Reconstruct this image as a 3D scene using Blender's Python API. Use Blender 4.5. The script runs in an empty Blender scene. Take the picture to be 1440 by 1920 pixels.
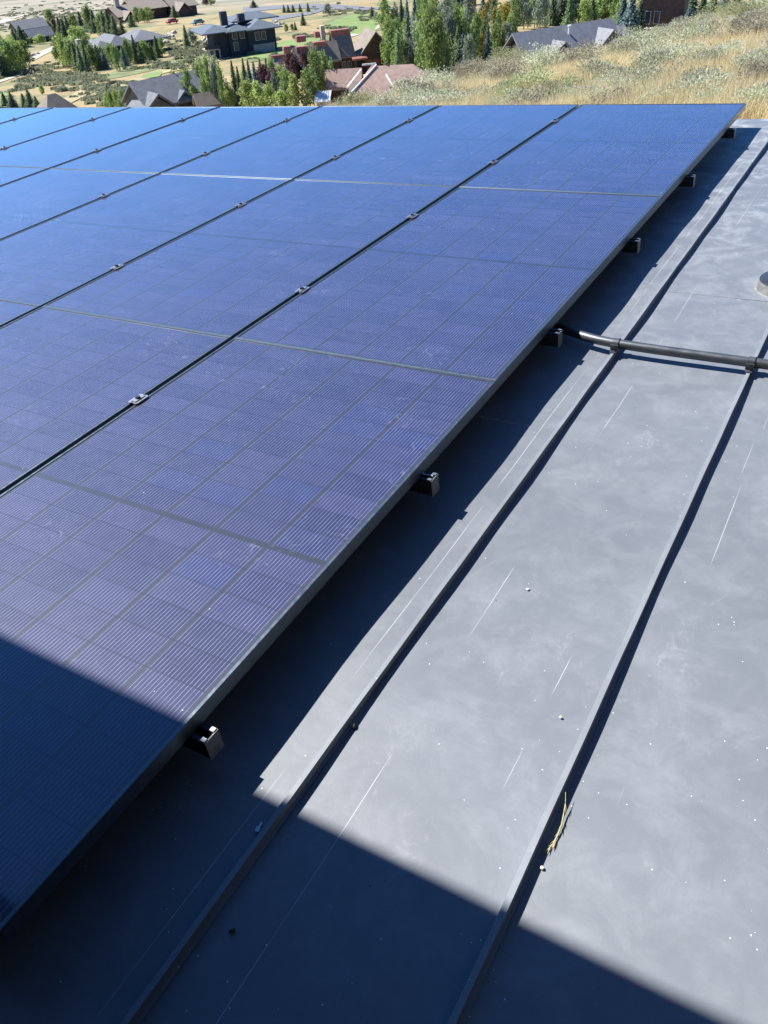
import bpy, bmesh, math, random
import numpy as np
from mathutils import Matrix, Vector
random.seed(7); RNG = np.random.default_rng(11)
sc = bpy.context.scene
COL = sc.collection

# ------------------------------------------------------------------ camera, sky, sun
F = 1514.0                                     # focal length in pixels of a 1440 x 1920 frame
CAMZ = 40.0
CAM = np.array([0.0, 0.0, CAMZ])
def nrm(v):
    v = np.array(v, float); return v / np.linalg.norm(v)
UPC = nrm([-150, -1940, -1514])                # gravity's up seen in camera axes (x right, y down, z ahead)
YC = np.array([0, 0, 1.0]); YC = nrm(YC - YC.dot(UPC) * UPC)
XC = np.cross(YC, UPC)
C2W = np.stack([XC, YC, UPC])                  # camera axes -> world
# orientation of the solar array (x across the columns, y away along the roof ribs, z normal) in camera axes
def rod(w):
    a = np.linalg.norm(w); k = w / a
    K = np.array([[0, -k[2], k[1]], [k[2], 0, -k[0]], [-k[1], k[0], 0]])
    return np.eye(3) + np.sin(a) * K + (1 - np.cos(a)) * K @ K
RP = rod(np.array([2.17691946, 0.525171007, -0.411166827]))
P2W = C2W @ RP
CP = np.array([0.930, -2.018, 1.182])          # the camera in array coordinates
ORG = CAM - P2W @ CP
MP = Matrix([[*P2W[0], ORG[0]], [*P2W[1], ORG[1]], [*P2W[2], ORG[2]], [0, 0, 0, 1]])

cam = bpy.data.cameras.new('camera'); cam.sensor_fit = 'VERTICAL'; cam.sensor_height = 36
cam.lens = F / 1920 * 36; cam.clip_start = 0.05; cam.clip_end = 9000
camo = bpy.data.objects.new('camera', cam); COL.objects.link(camo)
r, u, b = C2W @ [1, 0, 0], C2W @ [0, -1, 0], C2W @ [0, 0, -1]
camo.matrix_world = Matrix([[r[0], u[0], b[0], 0], [r[1], u[1], b[1], 0], [r[2], u[2], b[2], CAMZ], [0, 0, 0, 1]])
sc.camera = camo

SUN_P = nrm([-0.80, 0.0, 1.0])                 # towards the sun, array coordinates
SUN = P2W @ SUN_P
sun = bpy.data.lights.new('sun', 'SUN'); sun.energy = 5.0; sun.angle = math.radians(0.53); sun.color = (1.0, 0.975, 0.94)
suno = bpy.data.objects.new('sun', sun); COL.objects.link(suno)
suno.rotation_euler = Vector(SUN).to_track_quat('Z', 'Y').to_euler()
world = bpy.data.worlds.new('World'); sc.world = world; world.use_nodes = True
wn = world.node_tree.nodes; bgn = wn['Background']
sky = wn.new('ShaderNodeTexSky'); sky.sky_type = 'NISHITA'; sky.sun_disc = False
sky.sun_elevation = math.asin(SUN[2]); sky.sun_rotation = math.atan2(SUN[0], SUN[1])
sky.altitude = 2000; sky.air_density = 1.0; sky.dust_density = 0.2; sky.ozone_density = 9.0
wb = wn.new('ShaderNodeMix'); wb.data_type = 'RGBA'; wb.blend_type = 'MULTIPLY'; wb.inputs[0].default_value = 1.0; wb.inputs[7].default_value = (.52, .94, 1.21, 1)
world.node_tree.links.new(sky.outputs[0], wb.inputs[6]); world.node_tree.links.new(wb.outputs[2], bgn.inputs[0]); bgn.inputs[1].default_value = 0.077
sc.view_settings.view_transform = 'Standard'; sc.view_settings.look = 'None'
sc.view_settings.exposure = 1.15; sc.view_settings.gamma = 1.0

# ------------------------------------------------------------------ helpers
def tag(o, label=None, cat=None, group=None, kind=None):
    if label: o['label'] = label
    if cat: o['category'] = cat
    if group: o['group'] = group
    if kind: o['kind'] = kind
    return o
def empty(name, mat=None):
    o = bpy.data.objects.new(name, None); COL.objects.link(o); o.empty_display_size = 0.1
    if mat is not None: o.matrix_world = mat
    return o
class MB:
    def __init__(s): s.v = []; s.f = []
    def add(s, v, f):
        n = len(s.v); s.v += [tuple(map(float, p)) for p in v]; s.f += [tuple(i + n for i in q) for q in f]; return s
    def box(s, x0, x1, y0, y1, z0, z1):
        v = [(x0,y0,z0),(x1,y0,z0),(x1,y1,z0),(x0,y1,z0),(x0,y0,z1),(x1,y0,z1),(x1,y1,z1),(x0,y1,z1)]
        return s.add(v, [(0,3,2,1),(4,5,6,7),(0,1,5,4),(1,2,6,5),(2,3,7,6),(3,0,4,7)])
    def prism(s, poly, a0, a1, axis=0):
        """poly: 2-D points, extruded along axis from a0 to a1"""
        n = len(poly); v = []
        for a in (a0, a1):
            for p, q in poly:
                v.append({0: (a, p, q), 1: (p, a, q), 2: (p, q, a)}[axis])
        f = [(i, (i+1) % n, n + (i+1) % n, n + i) for i in range(n)]
        return s.add(v, f + [tuple(range(n))[::-1], tuple(range(n, 2*n))])
    def tube(s, pts, rad, n=14, cap=True):
        pts = [Vector(p) for p in pts]; rr = rad if hasattr(rad, '__len__') else [rad] * len(pts)
        v = []; up = Vector((0, 0, 1))
        for i, p in enumerate(pts):
            d = (pts[min(i+1, len(pts)-1)] - pts[max(i-1, 0)]).normalized()
            a = d.cross(up) if abs(d.z) < 0.95 else d.cross(Vector((0, 1, 0)))
            a.normalize(); c = a.cross(d)
            for k in range(n):
                t = 2 * math.pi * k / n
                v.append(p + (a * math.cos(t) + c * math.sin(t)) * rr[i])
        f = []
        for i in range(len(pts) - 1):
            for k in range(n):
                f.append((i*n + k, i*n + (k+1) % n, (i+1)*n + (k+1) % n, (i+1)*n + k))
        if cap: f += [tuple(range(n)), tuple(range((len(pts)-1)*n, len(pts)*n))[::-1]]
        return s.add(v, f)
    def build(s, name, mat, parent=None, smooth=False, matrix=None):
        me = bpy.data.meshes.new(name); me.from_pydata(s.v, [], s.f); me.update()
        bm = bmesh.new(); bm.from_mesh(me); bmesh.ops.recalc_face_normals(bm, faces=bm.faces); bm.to_mesh(me); bm.free()
        return obj(name, me, mat, parent, smooth, matrix)
def obj(name, me, mat, parent=None, smooth=False, matrix=None):
    if mat: me.materials.append(mat)
    if smooth is not False:
        me.polygons.foreach_set('use_smooth', [True] * len(me.polygons))
        if smooth is not True: me.set_sharp_from_angle(angle=math.radians(smooth))
    o = bpy.data.objects.new(name, me); COL.objects.link(o)
    if parent: o.parent = parent
    if matrix is not None: o.matrix_world = matrix
    return o
def raw(name, v, f, mat, parent=None):
    me = bpy.data.meshes.new(name); me.from_pydata(v, [], f); me.update(); return obj(name, me, mat, parent)
def copy_tree(o, parent=None):
    c = o.copy(); COL.objects.link(c); c.parent = parent
    for ch in list(o.children): copy_tree(ch, c)
    return c
ORD = ['first','second','third','fourth','fifth','sixth','seventh','eighth','ninth','tenth','eleventh','twelfth','thirteenth','fourteenth','fifteenth','sixteenth','seventeenth','eighteenth','nineteenth','twentieth',
 'twenty-first','twenty-second','twenty-third','twenty-fourth','twenty-fifth','twenty-sixth','twenty-seventh','twenty-eighth','twenty-ninth','thirtieth','thirty-first','thirty-second','thirty-third','thirty-fourth','thirty-fifth','thirty-sixth','thirty-seventh','thirty-eighth','thirty-ninth','fortieth']
ORD += ['forty-' + q for q in ORD[:9]] + ['fiftieth'] + ['fifty-' + q for q in ORD[:9]]

# ------------------------------------------------------------------ node materials
class NT:
    def __init__(s, name):
        s.m = bpy.data.materials.new(name); s.m.use_nodes = True; s.t = s.m.node_tree; s.n = s.t.nodes; s.l = s.t.links
        s.p = s.n['Principled BSDF']
    def inp(s, sock, v):
        if v is None: return
        if isinstance(v, bpy.types.NodeSocket): s.l.new(v, sock)
        elif hasattr(v, '__len__') and sock.type == 'RGBA' and len(v) == 3: sock.default_value = (*v, 1)
        else: sock.default_value = v
    def m_(s, op, a, b=None, c=None, clamp=False):
        n = s.n.new('ShaderNodeMath'); n.operation = op; n.use_clamp = clamp
        for i, x in enumerate((a, b, c)): s.inp(n.inputs[i], x)
        return n.outputs[0]
    def coord(s, kind='Object'): return s.n.new('ShaderNodeTexCoord').outputs[kind]
    def xyz(s, v):
        n = s.n.new('ShaderNodeSeparateXYZ'); s.l.new(v, n.inputs[0]); return n.outputs
    def comb(s, x, y, z):
        n = s.n.new('ShaderNodeCombineXYZ')
        for i, q in enumerate((x, y, z)): s.inp(n.inputs[i], q)
        return n.outputs[0]
    def scale(s, v, sx, sy, sz):
        n = s.n.new('ShaderNodeVectorMath'); n.operation = 'MULTIPLY'; s.l.new(v, n.inputs[0]); n.inputs[1].default_value = (sx, sy, sz); return n.outputs[0]
    def noise(s, v, sc_, det=4, rough=.55, dist=0, out=0):
        n = s.n.new('ShaderNodeTexNoise'); s.inp(n.inputs['Vector'], v); n.inputs['Scale'].default_value = sc_
        n.inputs['Detail'].default_value = det; n.inputs['Roughness'].default_value = rough; n.inputs['Distortion'].default_value = dist
        return n.outputs[out]
    def voro(s, v, sc_, feat='F1', out='Distance', rnd=1.0):
        n = s.n.new('ShaderNodeTexVoronoi'); n.feature = feat; s.inp(n.inputs['Vector'], v); n.inputs['Scale'].default_value = sc_
        n.inputs['Randomness'].default_value = rnd; return n.outputs[out]
    def white(s, v):
        n = s.n.new('ShaderNodeTexWhiteNoise'); s.inp(n.inputs['Vector'], v); return n.outputs
    def ramp(s, f, stops, interp='LINEAR'):
        n = s.n.new('ShaderNodeValToRGB'); s.l.new(f, n.inputs[0]); e = n.color_ramp.elements; n.color_ramp.interpolation = interp
        while len(e) < len(stops): e.new(0.5)
        for q, (p, c) in zip(e, stops):
            q.position = p; q.color = (*c, 1) if hasattr(c, '__len__') else (c, c, c, 1)
        return n.outputs[0]
    def mix(s, f, a, b, mode='MIX'):
        n = s.n.new('ShaderNodeMix'); n.data_type = 'RGBA'; n.blend_type = mode
        s.inp(n.inputs[0], f); s.inp(n.inputs[6], a); s.inp(n.inputs[7], b); return n.outputs[2]
    def rng(s, x, a, b, c=0.0, d=1.0):
        n = s.n.new('ShaderNodeMapRange'); s.inp(n.inputs[0], x)
        for i, q in enumerate((a, b, c, d)): n.inputs[1+i].default_value = q
        return n.outputs[0]
    def bump(s, h, strength=.3, dist=.01):
        n = s.n.new('ShaderNodeBump'); n.inputs['Strength'].default_value = strength; n.inputs['Distance'].default_value = dist
        s.l.new(h, n.inputs['Height']); s.l.new(n.outputs[0], s.p.inputs['Normal'])
    def set(s, **k):
        for a, v in k.items(): s.inp(s.p.inputs[a.replace('_', ' ')], v)
        return s.m
def simple(name, col, rough=.6, metal=0., var=.25, scale=6., bump=0.):
    t = NT(name); c = t.coord('Object'); f = t.noise(c, scale, 5)
    d = tuple(x * (1 - var) for x in col); h = tuple(min(1, x * (1 + var)) for x in col)
    t.set(Base_Color=t.ramp(f, [(.3, d), (.7, h)]), Roughness=rough, Metallic=metal)
    if bump: t.bump(f, bump, .01)
    return t.m

# membrane of the roof, coordinates in array metres
def membrane(name, chalk=True, tint=1.0):
    t = NT(name); c = t.coord('Object'); X, Y, Z = t.xyz(c)
    big = t.noise(c, 2.2, 5, .6, .4)
    mid = t.noise(c, 11, 7, .7, .5)
    base = t.ramp(big, [(.25, tuple(tint*q for q in (.122,.133,.148))), (.75, tuple(tint*q for q in (.162,.175,.192)))])
    base = t.mix(t.rng(mid, .48, .74, 0, .22), base, (.27,.292,.318))
    # foot scuffs: short curved smears
    sw = t.noise(t.scale(c, 1, .7, 1), 15, 7, .8, .9)
    swm = t.noise(c, 3.1, 3, .5)
    scuff = t.m_('MULTIPLY', t.rng(sw, .57, .76, 0, .6), t.rng(swm, .44, .70, 0, .75))
    base = t.mix(scuff, base, (.52,.53,.54))
    far_up = t.rng(Y, .6, 3.4, 0, 1)
    cl = t.noise(c, 7.5, 7, .72, .5)
    base = t.mix(t.m_('MULTIPLY', t.rng(cl, .47, .66, 0, 1), t.m_('ADD', .10, t.m_('MULTIPLY', far_up, .5))), base, (.46,.48,.50))
    base = t.mix(t.rng(t.noise(c, 1.1, 3, .5), .35, .7, 0, .42), base, (.080,.090,.104))
    # white dust grains
    dv = t.voro(c, 105); dc = t.white(t.voro(c, 105, out='Position'))[0]
    dn = t.rng(t.noise(c, 2.2, 6, .8), .49, .70, .004, .34)
    dust = t.m_('MULTIPLY', t.m_('LESS_THAN', dv, t.rng(dc, 0, .3, .12, .05)), t.m_('LESS_THAN', dc, dn))
    base = t.mix(dust, base, (.85,.86,.86))
    dv2 = t.voro(c, 24); dc2 = t.white(t.voro(c, 24, out='Position'))[0]
    base = t.mix(t.m_('MULTIPLY', t.m_('LESS_THAN', dv2, .045), t.m_('LESS_THAN', dc2, .10)), base, (.03,.03,.03))
    if chalk:
        for x0, lo, hi, sd in ((.150, .42, .5, 1.), (.325, .45, .52, 5.), (.735, .46, .52, 9.), (.745, .5, .56, 2.), (.55, .56, .6, 12.), (-.1,.4,.5,3.)):
            w = t.m_('LESS_THAN', t.m_('ABSOLUTE', t.m_('SUBTRACT', t.m_('ADD', X, t.m_('MULTIPLY', t.noise(c, 2, 2), .006)), x0)), .0008)
            k = t.rng(t.noise(t.comb(sd, Y, 0.), 1.6, 3, .6), lo+.04, hi+.05, 0, .42)
            base = t.mix(t.m_('MULTIPLY', w, k), base, (.62,.63,.63))
    t.set(Base_Color=base, Roughness=t.rng(mid, .3, .7, .46, .62))
    t.p.inputs['Specular IOR Level'].default_value = .55
    bh = t.m_('ADD', t.m_('MULTIPLY', t.noise(c, 260, 2), .12), t.m_('MULTIPLY', t.noise(c, 3.2, 3), 3.0))
    t.bump(bh, .25, .004)
    return t.m
M = {}
M['membrane'] = membrane('grey_membrane')
M['rib'] = membrane('rib_membrane', False, 1.3)
t = NT('rib_skin')
M['flash'] = simple('pale_flashing', (.16,.158,.155), .7, 0, .35, 30)
t = NT('black_anodised'); c = t.coord(); n1 = t.noise(t.scale(c, 1, 1, 1), 60, 4)
M['frame'] = t.set(Base_Color=t.ramp(n1, [(.3, (.085,.11,.135)), (.75, (.125,.15,.175))]), Metallic=.8, Roughness=t.rng(n1, .3, .7, .34, .46))
t = NT('mill_aluminium'); c = t.coord(); n1 = t.noise(c, 300, 3)
M['alu'] = t.set(Base_Color=(.33,.34,.35), Metallic=.9, Roughness=t.rng(n1, .3, .7, .32, .5))
M['dark_metal'] = simple('black_rail', (.055,.058,.062), .38, .55, .3, 90)
M['cap'] = simple('rail_cap_plastic', (.10,.10,.105), .5, 0, .3, 120)
M['black'] = simple('black_hole', (.008,.008,.009), .6)
t = NT('galvanised'); c = t.coord(); n1 = t.noise(t.scale(c, .3, 1, 1), 70, 5)
M['conduit'] = t.set(Base_Color=t.ramp(n1, [(.3, (.07,.078,.086)), (.75, (.115,.123,.13))]), Metallic=.6, Roughness=t.rng(n1, .3, .7, .36, .5))
M['backsheet'] = simple('black_backsheet', (.02,.02,.022), .6)

# photovoltaic glass
PW, PL, PH = 1.032, 1.8578, 0.035
def pv():
    t = NT('photovoltaic_cells'); c = t.coord(); X, Y, Z = t.xyz(c)
    oi = t.n.new('ShaderNodeObjectInfo').outputs['Random']
    mx = .0125; px = (PW - 2*mx) / 6
    u_ = t.m_('DIVIDE', t.m_('SUBTRACT', X, mx), px); fu = t.m_('FRACT', u_); iu = t.m_('FLOOR', u_)
    my = .0145; half = PL/2 - .0075 - my; pvv = half / 11
    yy = t.m_('SUBTRACT', Y, my)
    up = t.m_('GREATER_THAN', Y, PL/2)
    y2 = t.m_('SUBTRACT', yy, t.m_('MULTIPLY', up, .015))
    v_ = t.m_('DIVIDE', y2, pvv); fv = t.m_('FRACT', v_); iv = t.m_('FLOOR', v_)
    # per-cell tint
    wn_ = t.white(t.comb(t.m_('ADD', iu, t.m_('MULTIPLY', oi, 37.)), iv, oi))
    cell = t.mix(t.rng(wn_[0], 0, 1, 0, 1), (.008,.009,.042), (.025,.024,.072))
    cell = t.mix(t.rng(wn_[1], .80, .86, 0, .6), cell, (.006,.015,.080))
    cell = t.mix(t.m_('MULTIPLY', oi, .35), cell, (.013,.019,.062))
    fing = t.m_('GREATER_THAN', t.m_('FRACT', t.m_('MULTIPLY', Y, 1/.0042)), .5)
    band = t.m_('GREATER_THAN', t.m_('ABSOLUTE', t.m_('SUBTRACT', fu, .5)), .5 - 1/17 + .004)
    col = t.mix(t.m_('MULTIPLY', fing, .07), cell, (.045,.06,.12))
    bandc = t.mix(fing, (.013,.017,.038), (.036,.040,.058))
    col = t.mix(band, col, bandc)
    w = t.m_('SUBTRACT', t.m_('FRACT', t.m_('ADD', t.m_('MULTIPLY', fu, 17), .5)), .5)
    wire = t.m_('MULTIPLY', t.m_('LESS_THAN', t.m_('ABSOLUTE', w), .034), t.m_('SUBTRACT', 1.0, t.m_('GREATER_THAN', t.m_('ABSOLUTE', t.m_('SUBTRACT', fu, .5)), .5 - .5/17)))
    wire = t.m_('MULTIPLY', wire, t.rng(t.noise(c, 26, 2), .3, .6, .55, 1))
    col = t.mix(wire, col, (.31,.33,.52))
    # gaps
    gv = t.m_('GREATER_THAN', t.m_('ABSOLUTE', t.m_('SUBTRACT', fv, .5)),   .5 - .015)
    col = t.mix(t.m_('MULTIPLY', gv, .95), col, (.006,.010,.026))
    gu = t.m_('GREATER_THAN', t.m_('ABSOLUTE', t.m_('SUBTRACT', fu, .5)), .5 - .0045)
    col = t.mix(gu, col, (.020,.014,.034))
    mid = t.m_('LESS_THAN', t.m_('ABSOLUTE', t.m_('SUBTRACT', Y, PL/2)), .0092)
    col = t.mix(mid, col, (.017,.021,.031))
    bx = t.m_('GREATER_THAN', t.m_('ABSOLUTE', t.m_('SUBTRACT', X, PW/2)), PW/2 - mx)
    by = t.m_('GREATER_THAN', t.m_('ABSOLUTE', t.m_('SUBTRACT', Y, PL/2)), PL/2 - my)
    col = t.mix(t.m_('MAXIMUM', bx, by), col, (.030,.034,.050))
    # dust and hand smears on the glass
    vec = t.comb(t.m_('ADD', X, t.m_('MULTIPLY', oi, 13.)), Y, oi)
    sm = t.noise(vec, 24, 6, .75, 2.2); gate = t.rng(t.noise(vec, 3.4, 2), .56, .68, 0, 1)
    smear = t.m_('MULTIPLY', t.rng(sm, .56, .72, 0, .5), gate)
    veil = t.rng(t.noise(vec, 5, 5, .6, 1), .35, .75, .0, .022)
    col = t.mix(t.m_('ADD', smear, veil, clamp=True), col, (.34,.37,.44))
    sp = t.m_('MULTIPLY', t.m_('LESS_THAN', t.voro(vec, 60), .07), t.m_('LESS_THAN', t.white(t.voro(vec, 60, out='Position'))[0], .025))
    col = t.mix(sp, col, (.8,.8,.8))
    t.set(Base_Color=col, Roughness=.55)
    t.p.inputs['Specular IOR Level'].default_value = .25
    t.p.inputs['Coat Weight'].default_value = 1.0; t.p.inputs['Coat IOR'].default_value = 1.52
    t.inp(t.p.inputs['Coat Roughness'], t.rng(sm, .4, .7, .035, .09))
    return t.m
M['pv'] = pv()

# ------------------------------------------------------------------ pixel rays and the lie of the land
def ray(px, py):
    return C2W @ np.array([(px - 720) / F, (py - 960) / F, 1.0])
def at(px, py, d):
    """the place on the sight line through a photo pixel at horizontal distance d"""
    v = ray(px, py); return CAM + v * d / math.hypot(v[0], v[1])
VD = np.array([0, 60, 90, 130, 180, 250, 400, 600, 1000, 2500, 9000.])
VZ = np.array([-14.0, -15.4, -18.1, -22.6, -26.9, -31.2, -39.6, -50, -62, -72, -80.])
def valley(d): return np.interp(d, VD, VZ)
P1, P2, P3 = at(1400, 190, 14.), at(1440, 10, 46.), at(700, 205, 25.)
A_ = np.array([[p[0], p[1], 1] for p in (P1, P2, P3)]); HP = np.linalg.solve(A_, np.array([p[2] for p in (P1, P2, P3)]) - CAMZ)
def hill(x, y): return HP[0] * x + HP[1] * y + HP[2]
CREST = [(560, 216), (700, 208), (745, 188), (830, 160), (900, 138), (960, 120), (1060, 112), (1160, 94), (1230, 66), (1290, 44), (1380, 24), (1440, 9), (1600, -10)]
ca, cd = [], []
for px, py in CREST:
    v = ray(px, py); h = math.hypot(v[0], v[1])
    lo = HP[2] / ((v[2] - HP[0] * v[0] - HP[1] * v[1]) / h)      # where the sight line meets the hill plane
    ca.append(math.atan2(v[0], v[1])); cd.append(min(max(lo, 16), 60))
ca = [-3.2, ca[0] - .35] + ca + [1.2, 3.2]; cd = [14, 14] + cd + [cd[-1], 30]
def terrain(x, y):
    d = np.hypot(x, y); a = np.arctan2(x, y); dc = np.interp(a, ca, cd)
    k = np.minimum(1.0, dc / np.maximum(d, .01))
    zc = hill(x * k, y * k)
    over = np.maximum(0, d - dc)
    z = zc - .30 * over * over / (over + 3.0)
    bumps = .10 * np.sin(x * .9 + 1.3 * np.sin(y * .5)) * np.cos(y * .7) * np.clip((d - 8) / 6, 0, 1)
    hillz = np.where(d < dc + 1, z + bumps, z)
    vz = valley(d) + .5 * np.sin(x * .045 + 1) * np.cos(y * .06) * np.clip((d - 90) / 60, 0, 1)
    return CAMZ + np.maximum(hillz, vz)
_dg = np.geomspace(70, 3000, 2500); _sg = valley(_dg) / _dg
def valley_at(px, py):
    """where a sight line meets the valley floor (the near hill left aside)"""
    v = ray(px, py); h = math.hypot(v[0], v[1]); lo = float(np.interp(v[2] / h, _sg, _dg))
    x, y = v[0] / h * lo, v[1] / h * lo
    return np.array([x, y, float(terrain(x, y))]), lo
def ground_hit(px, py):
    """where a sight line meets the near hillside"""
    v = ray(px, py); h = math.hypot(v[0], v[1]); v = v / h
    d = HP[2] / (v[2] - HP[0] * v[0] - HP[1] * v[1])
    if d < 5 or d > np.interp(math.atan2(v[0], v[1]), ca, cd) + 1.5: return None, None
    return np.array([v[0]*d, v[1]*d, float(terrain(v[0]*d, v[1]*d))]), d

# ground sheet
t = NT('dry_hillside'); c = t.coord(); X, Y, Z = t.xyz(c)
dist = t.m_('SQRT', t.m_('ADD', t.m_('MULTIPLY', X, X), t.m_('MULTIPLY', Y, Y)))
n1 = t.noise(c, .045, 6, .6, .6); n2 = t.noise(c, .35, 6, .7); n3 = t.noise(c, 3.5, 5, .7); n4 = t.noise(c, .9, 4, .6, 1)
far_ = t.ramp(n1, [(.26, (.095,.115,.040)), (.40, (.155,.155,.060)), (.50, (.27,.205,.085)), (.62, (.32,.235,.11)), (.72, (.18,.165,.07)), (.85, (.12,.13,.05))])
far_ = t.mix(t.rng(n2, .50, .70, 0, .75), far_, (.085,.095,.05))
far_ = t.mix(t.rng(n2, .30, .40, .6, 0), far_, (.33,.24,.12))
flat_ = t.ramp(t.noise(t.scale(c, .006, .03, 1), 1.0, 6, .6, .5), [(.3, (.13,.14,.085)), (.45, (.18,.175,.11)), (.55, (.28,.24,.18)), (.7, (.33,.275,.21))])
far_ = t.mix(t.rng(dist, 380, 520, 0, 1), far_, flat_)
near_ = t.ramp(n3, [(.25, (.20,.15,.10)), (.5, (.40,.30,.21)), (.75, (.50,.40,.29))])
near_ = t.mix(t.rng(n4, .42, .58, 0, .8), near_, (.46,.38,.20))
gcol = t.mix(t.rng(dist, 45, 75, 0, 1), near_, far_)
M['ground'] = t.set(Base_Color=gcol, Roughness=.95); t.bump(n3, .6, .12)
az = np.concatenate([np.radians(np.arange(-180, -44, 3.)), np.radians(np.arange(-42, 48, .3)), np.radians(np.arange(50, 180, 3.))])
ds = np.concatenate([[0.4, 2, 4], np.geomspace(5.5, 8500, 250)])
aa, dd = np.meshgrid(az, ds); gx = np.sin(aa) * dd; gy = np.cos(aa) * dd; gz = terrain(gx, gy)
# keep the soil under the house clear of the roof
nv = len(az); vs = np.stack([gx, gy, gz], -1).reshape(-1, 3).tolist()
fs = [(i*nv + j, i*nv + (j+1) % nv, (i+1)*nv + (j+1) % nv, (i+1)*nv + j) for i in range(len(ds)-1) for j in range(nv)]
fs.append(tuple(range(nv))[::-1])
g = raw('ground', vs, fs, M['ground']); g.data.polygons.foreach_set('use_smooth', [True]*len(fs)); tag(g, kind='structure')

# draped sheets (lawns, tracks, road) traced as polygons of ground points
def inpoly(x, y, P):
    ins = False; n = len(P)
    for i in range(n):
        x1, y1 = P[i]; x2, y2 = P[(i+1) % n]
        if (y1 > y) != (y2 > y) and x < (x2-x1) * (y-y1) / (y2-y1) + x1: ins = not ins
    return ins
def drape(name, poly, mat, off, cell=2.5):
    W = [valley_at(*p)[0][:2] for p in poly]
    bm = bmesh.new(); vv = [bm.verts.new((p[0], p[1], 0)) for p in W]; f = bm.faces.new(vv)
    bmesh.ops.triangulate(bm, faces=[f])
    for _ in range(5):
        long_ = [e for e in bm.edges if e.calc_length() > cell]
        if not long_: break
        bmesh.ops.subdivide_edges(bm, edges=long_, cuts=1)
        bmesh.ops.triangulate(bm, faces=[q for q in bm.faces if len(q.verts) > 3])
    for v in bm.verts: v.co.z = float(terrain(v.co.x, v.co.y)) + off
    bmesh.ops.recalc_face_normals(bm, faces=bm.faces)
    me = bpy.data.meshes.new(name); bm.to_mesh(me); bm.free()
    return tag(obj(name, me, mat), kind='structure')
t = NT('mown_lawn'); c = t.coord(); n = t.noise(c, .25, 5)
M['lawn'] = t.set(Base_Color=t.ramp(n, [(.3, (.11,.165,.035)), (.7, (.18,.24,.06))]), Roughness=.9)
M['rough'] = simple('rough_grass', (.13,.15,.05), .95, 0, .35, .3)
M['asphalt'] = simple('asphalt', (.13,.135,.145), .85, 0, .15, .5)
M['track'] = simple('pale_gravel', (.42,.37,.29), .95, 0, .15, .4)
M['straw'] = simple('straw_strip', (.31,.25,.13), .95, 0, .2, .2)
drape('lawn', [(460,104),(490,90),(530,79),(566,71),(594,70),(608,75),(580,90),(530,106),(478,114)], M['lawn'], .14)
drape('lawn', [(606,50),(630,40),(666,30),(696,31),(712,40),(700,54),(672,63),(640,62),(614,57)], M['lawn'], .14)
drape('lawn', [(262,147),(280,138),(300,132),(306,136),(300,146),(276,151)], M['lawn'], .14)
drape('lawn', [(-20,182),(14,179),(18,188),(14,206),(-20,206)], M['lawn'], .14)
drape('rough_grass', [(180,140),(240,124),(300,114),(360,98),(430,84),(480,72),(520,66),(520,76),(470,92),(420,100),(340,118),(250,140),(200,152)], M['rough'], .07)
drape('rough_grass', [(444,104),(520,84),(600,66),(640,62),(620,80),(540,104),(470,118)], M['rough'], .08)
drape('rough_grass', [(604,44),(660,26),(712,36),(716,52),(668,66),(622,58)], M['rough'], .08)
drape('dirt_path', [(120,190),(170,168),(230,158),(300,128),(390,112),(450,98),(452,103),(392,120),(310,138),(240,166),(176,178),(130,198)], M['straw'], .11)
drape('dirt_path', [(520,92),(560,72),(600,55),(640,40),(700,27),(702,31),(650,46),(606,62),(566,82),(524,100)], M['straw'], .11)
drape('gravel_track', [(48,114),(60,106),(84,94),(108,84),(116,86),(96,98),(70,112),(56,118)], M['track'], .12)
drape('gravel_track', [(-10,152),(30,138),(62,126),(62,129),(30,142),(-10,156)], M['track'], .12)
drape('gravel_track', [(-20,42),(15,36),(45,29),(45,33),(15,41),(-20,48)], M['track'], .25, 8)
drape('gravel_track', [(650,64),(690,48),(716,36),(724,42),(700,54),(660,70)], M['track'], .12)
drape('road', [(455,14),(520,10),(600,9),(680,11),(745,13),(745,20),(680,18),(600,16),(520,17),(458,22)], M['asphalt'], .16, 5)
drape('driveway', [(505,34),(540,28),(575,22),(600,16),(612,16),(585,27),(545,34),(512,40)], M['asphalt'], .15, 4)
drape('driveway', [(594,118),(640,112),(672,118),(660,126),(610,130)], M['straw'], .12, 3)

# ------------------------------------------------------------------ the roof, its ribs and the storey above
RZ = -0.140
LP = 1.858
house = empty('membrane_roofed_building', MP)
tag(house, 'low-slope building with scuffed grey membrane roof and raised ribs under the solar array', 'building')
def roof_sheet():
    xs = np.arange(-9.5, 3.6, .1); ys = np.arange(-5.0, 4.061, .08)
    v = []; f = []
    def z(x, y):
        w = .0022 * math.sin(y * 5.3 + x * 2) * math.sin(x * 6 + .7) + .0015 * math.sin(y * 11 + 3 * x)
        if y > 3.93: w -= .5 * (y - 3.93) ** 2 * 8
        return RZ + w
    for y in ys:
        for x in xs: v.append((x, y, z(x, y)))
    n = len(xs)
    for i in range(len(ys) - 1):
        for j in range(n - 1): f.append((i*n+j, i*n+j+1, (i+1)*n+j+1, (i+1)*n+j))
    return v, f
v, f = roof_sheet(); rs = raw('roof', v, f, M['membrane'], house); rs.data.polygons.foreach_set('use_smooth', [True]*len(f))
MB().box(-9.5, 3.5, 4.0, 4.075, -.40, -.198).build('roof_edge', M['rib'], house)
M['stucco'] = simple('stucco_wall', (.32,.28,.23), .9, 0, .15, 3)
MB().box(-9.3, 3.3, -4.9, 3.98, -2.6, -.17).build('wall', M['stucco'], house)
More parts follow.
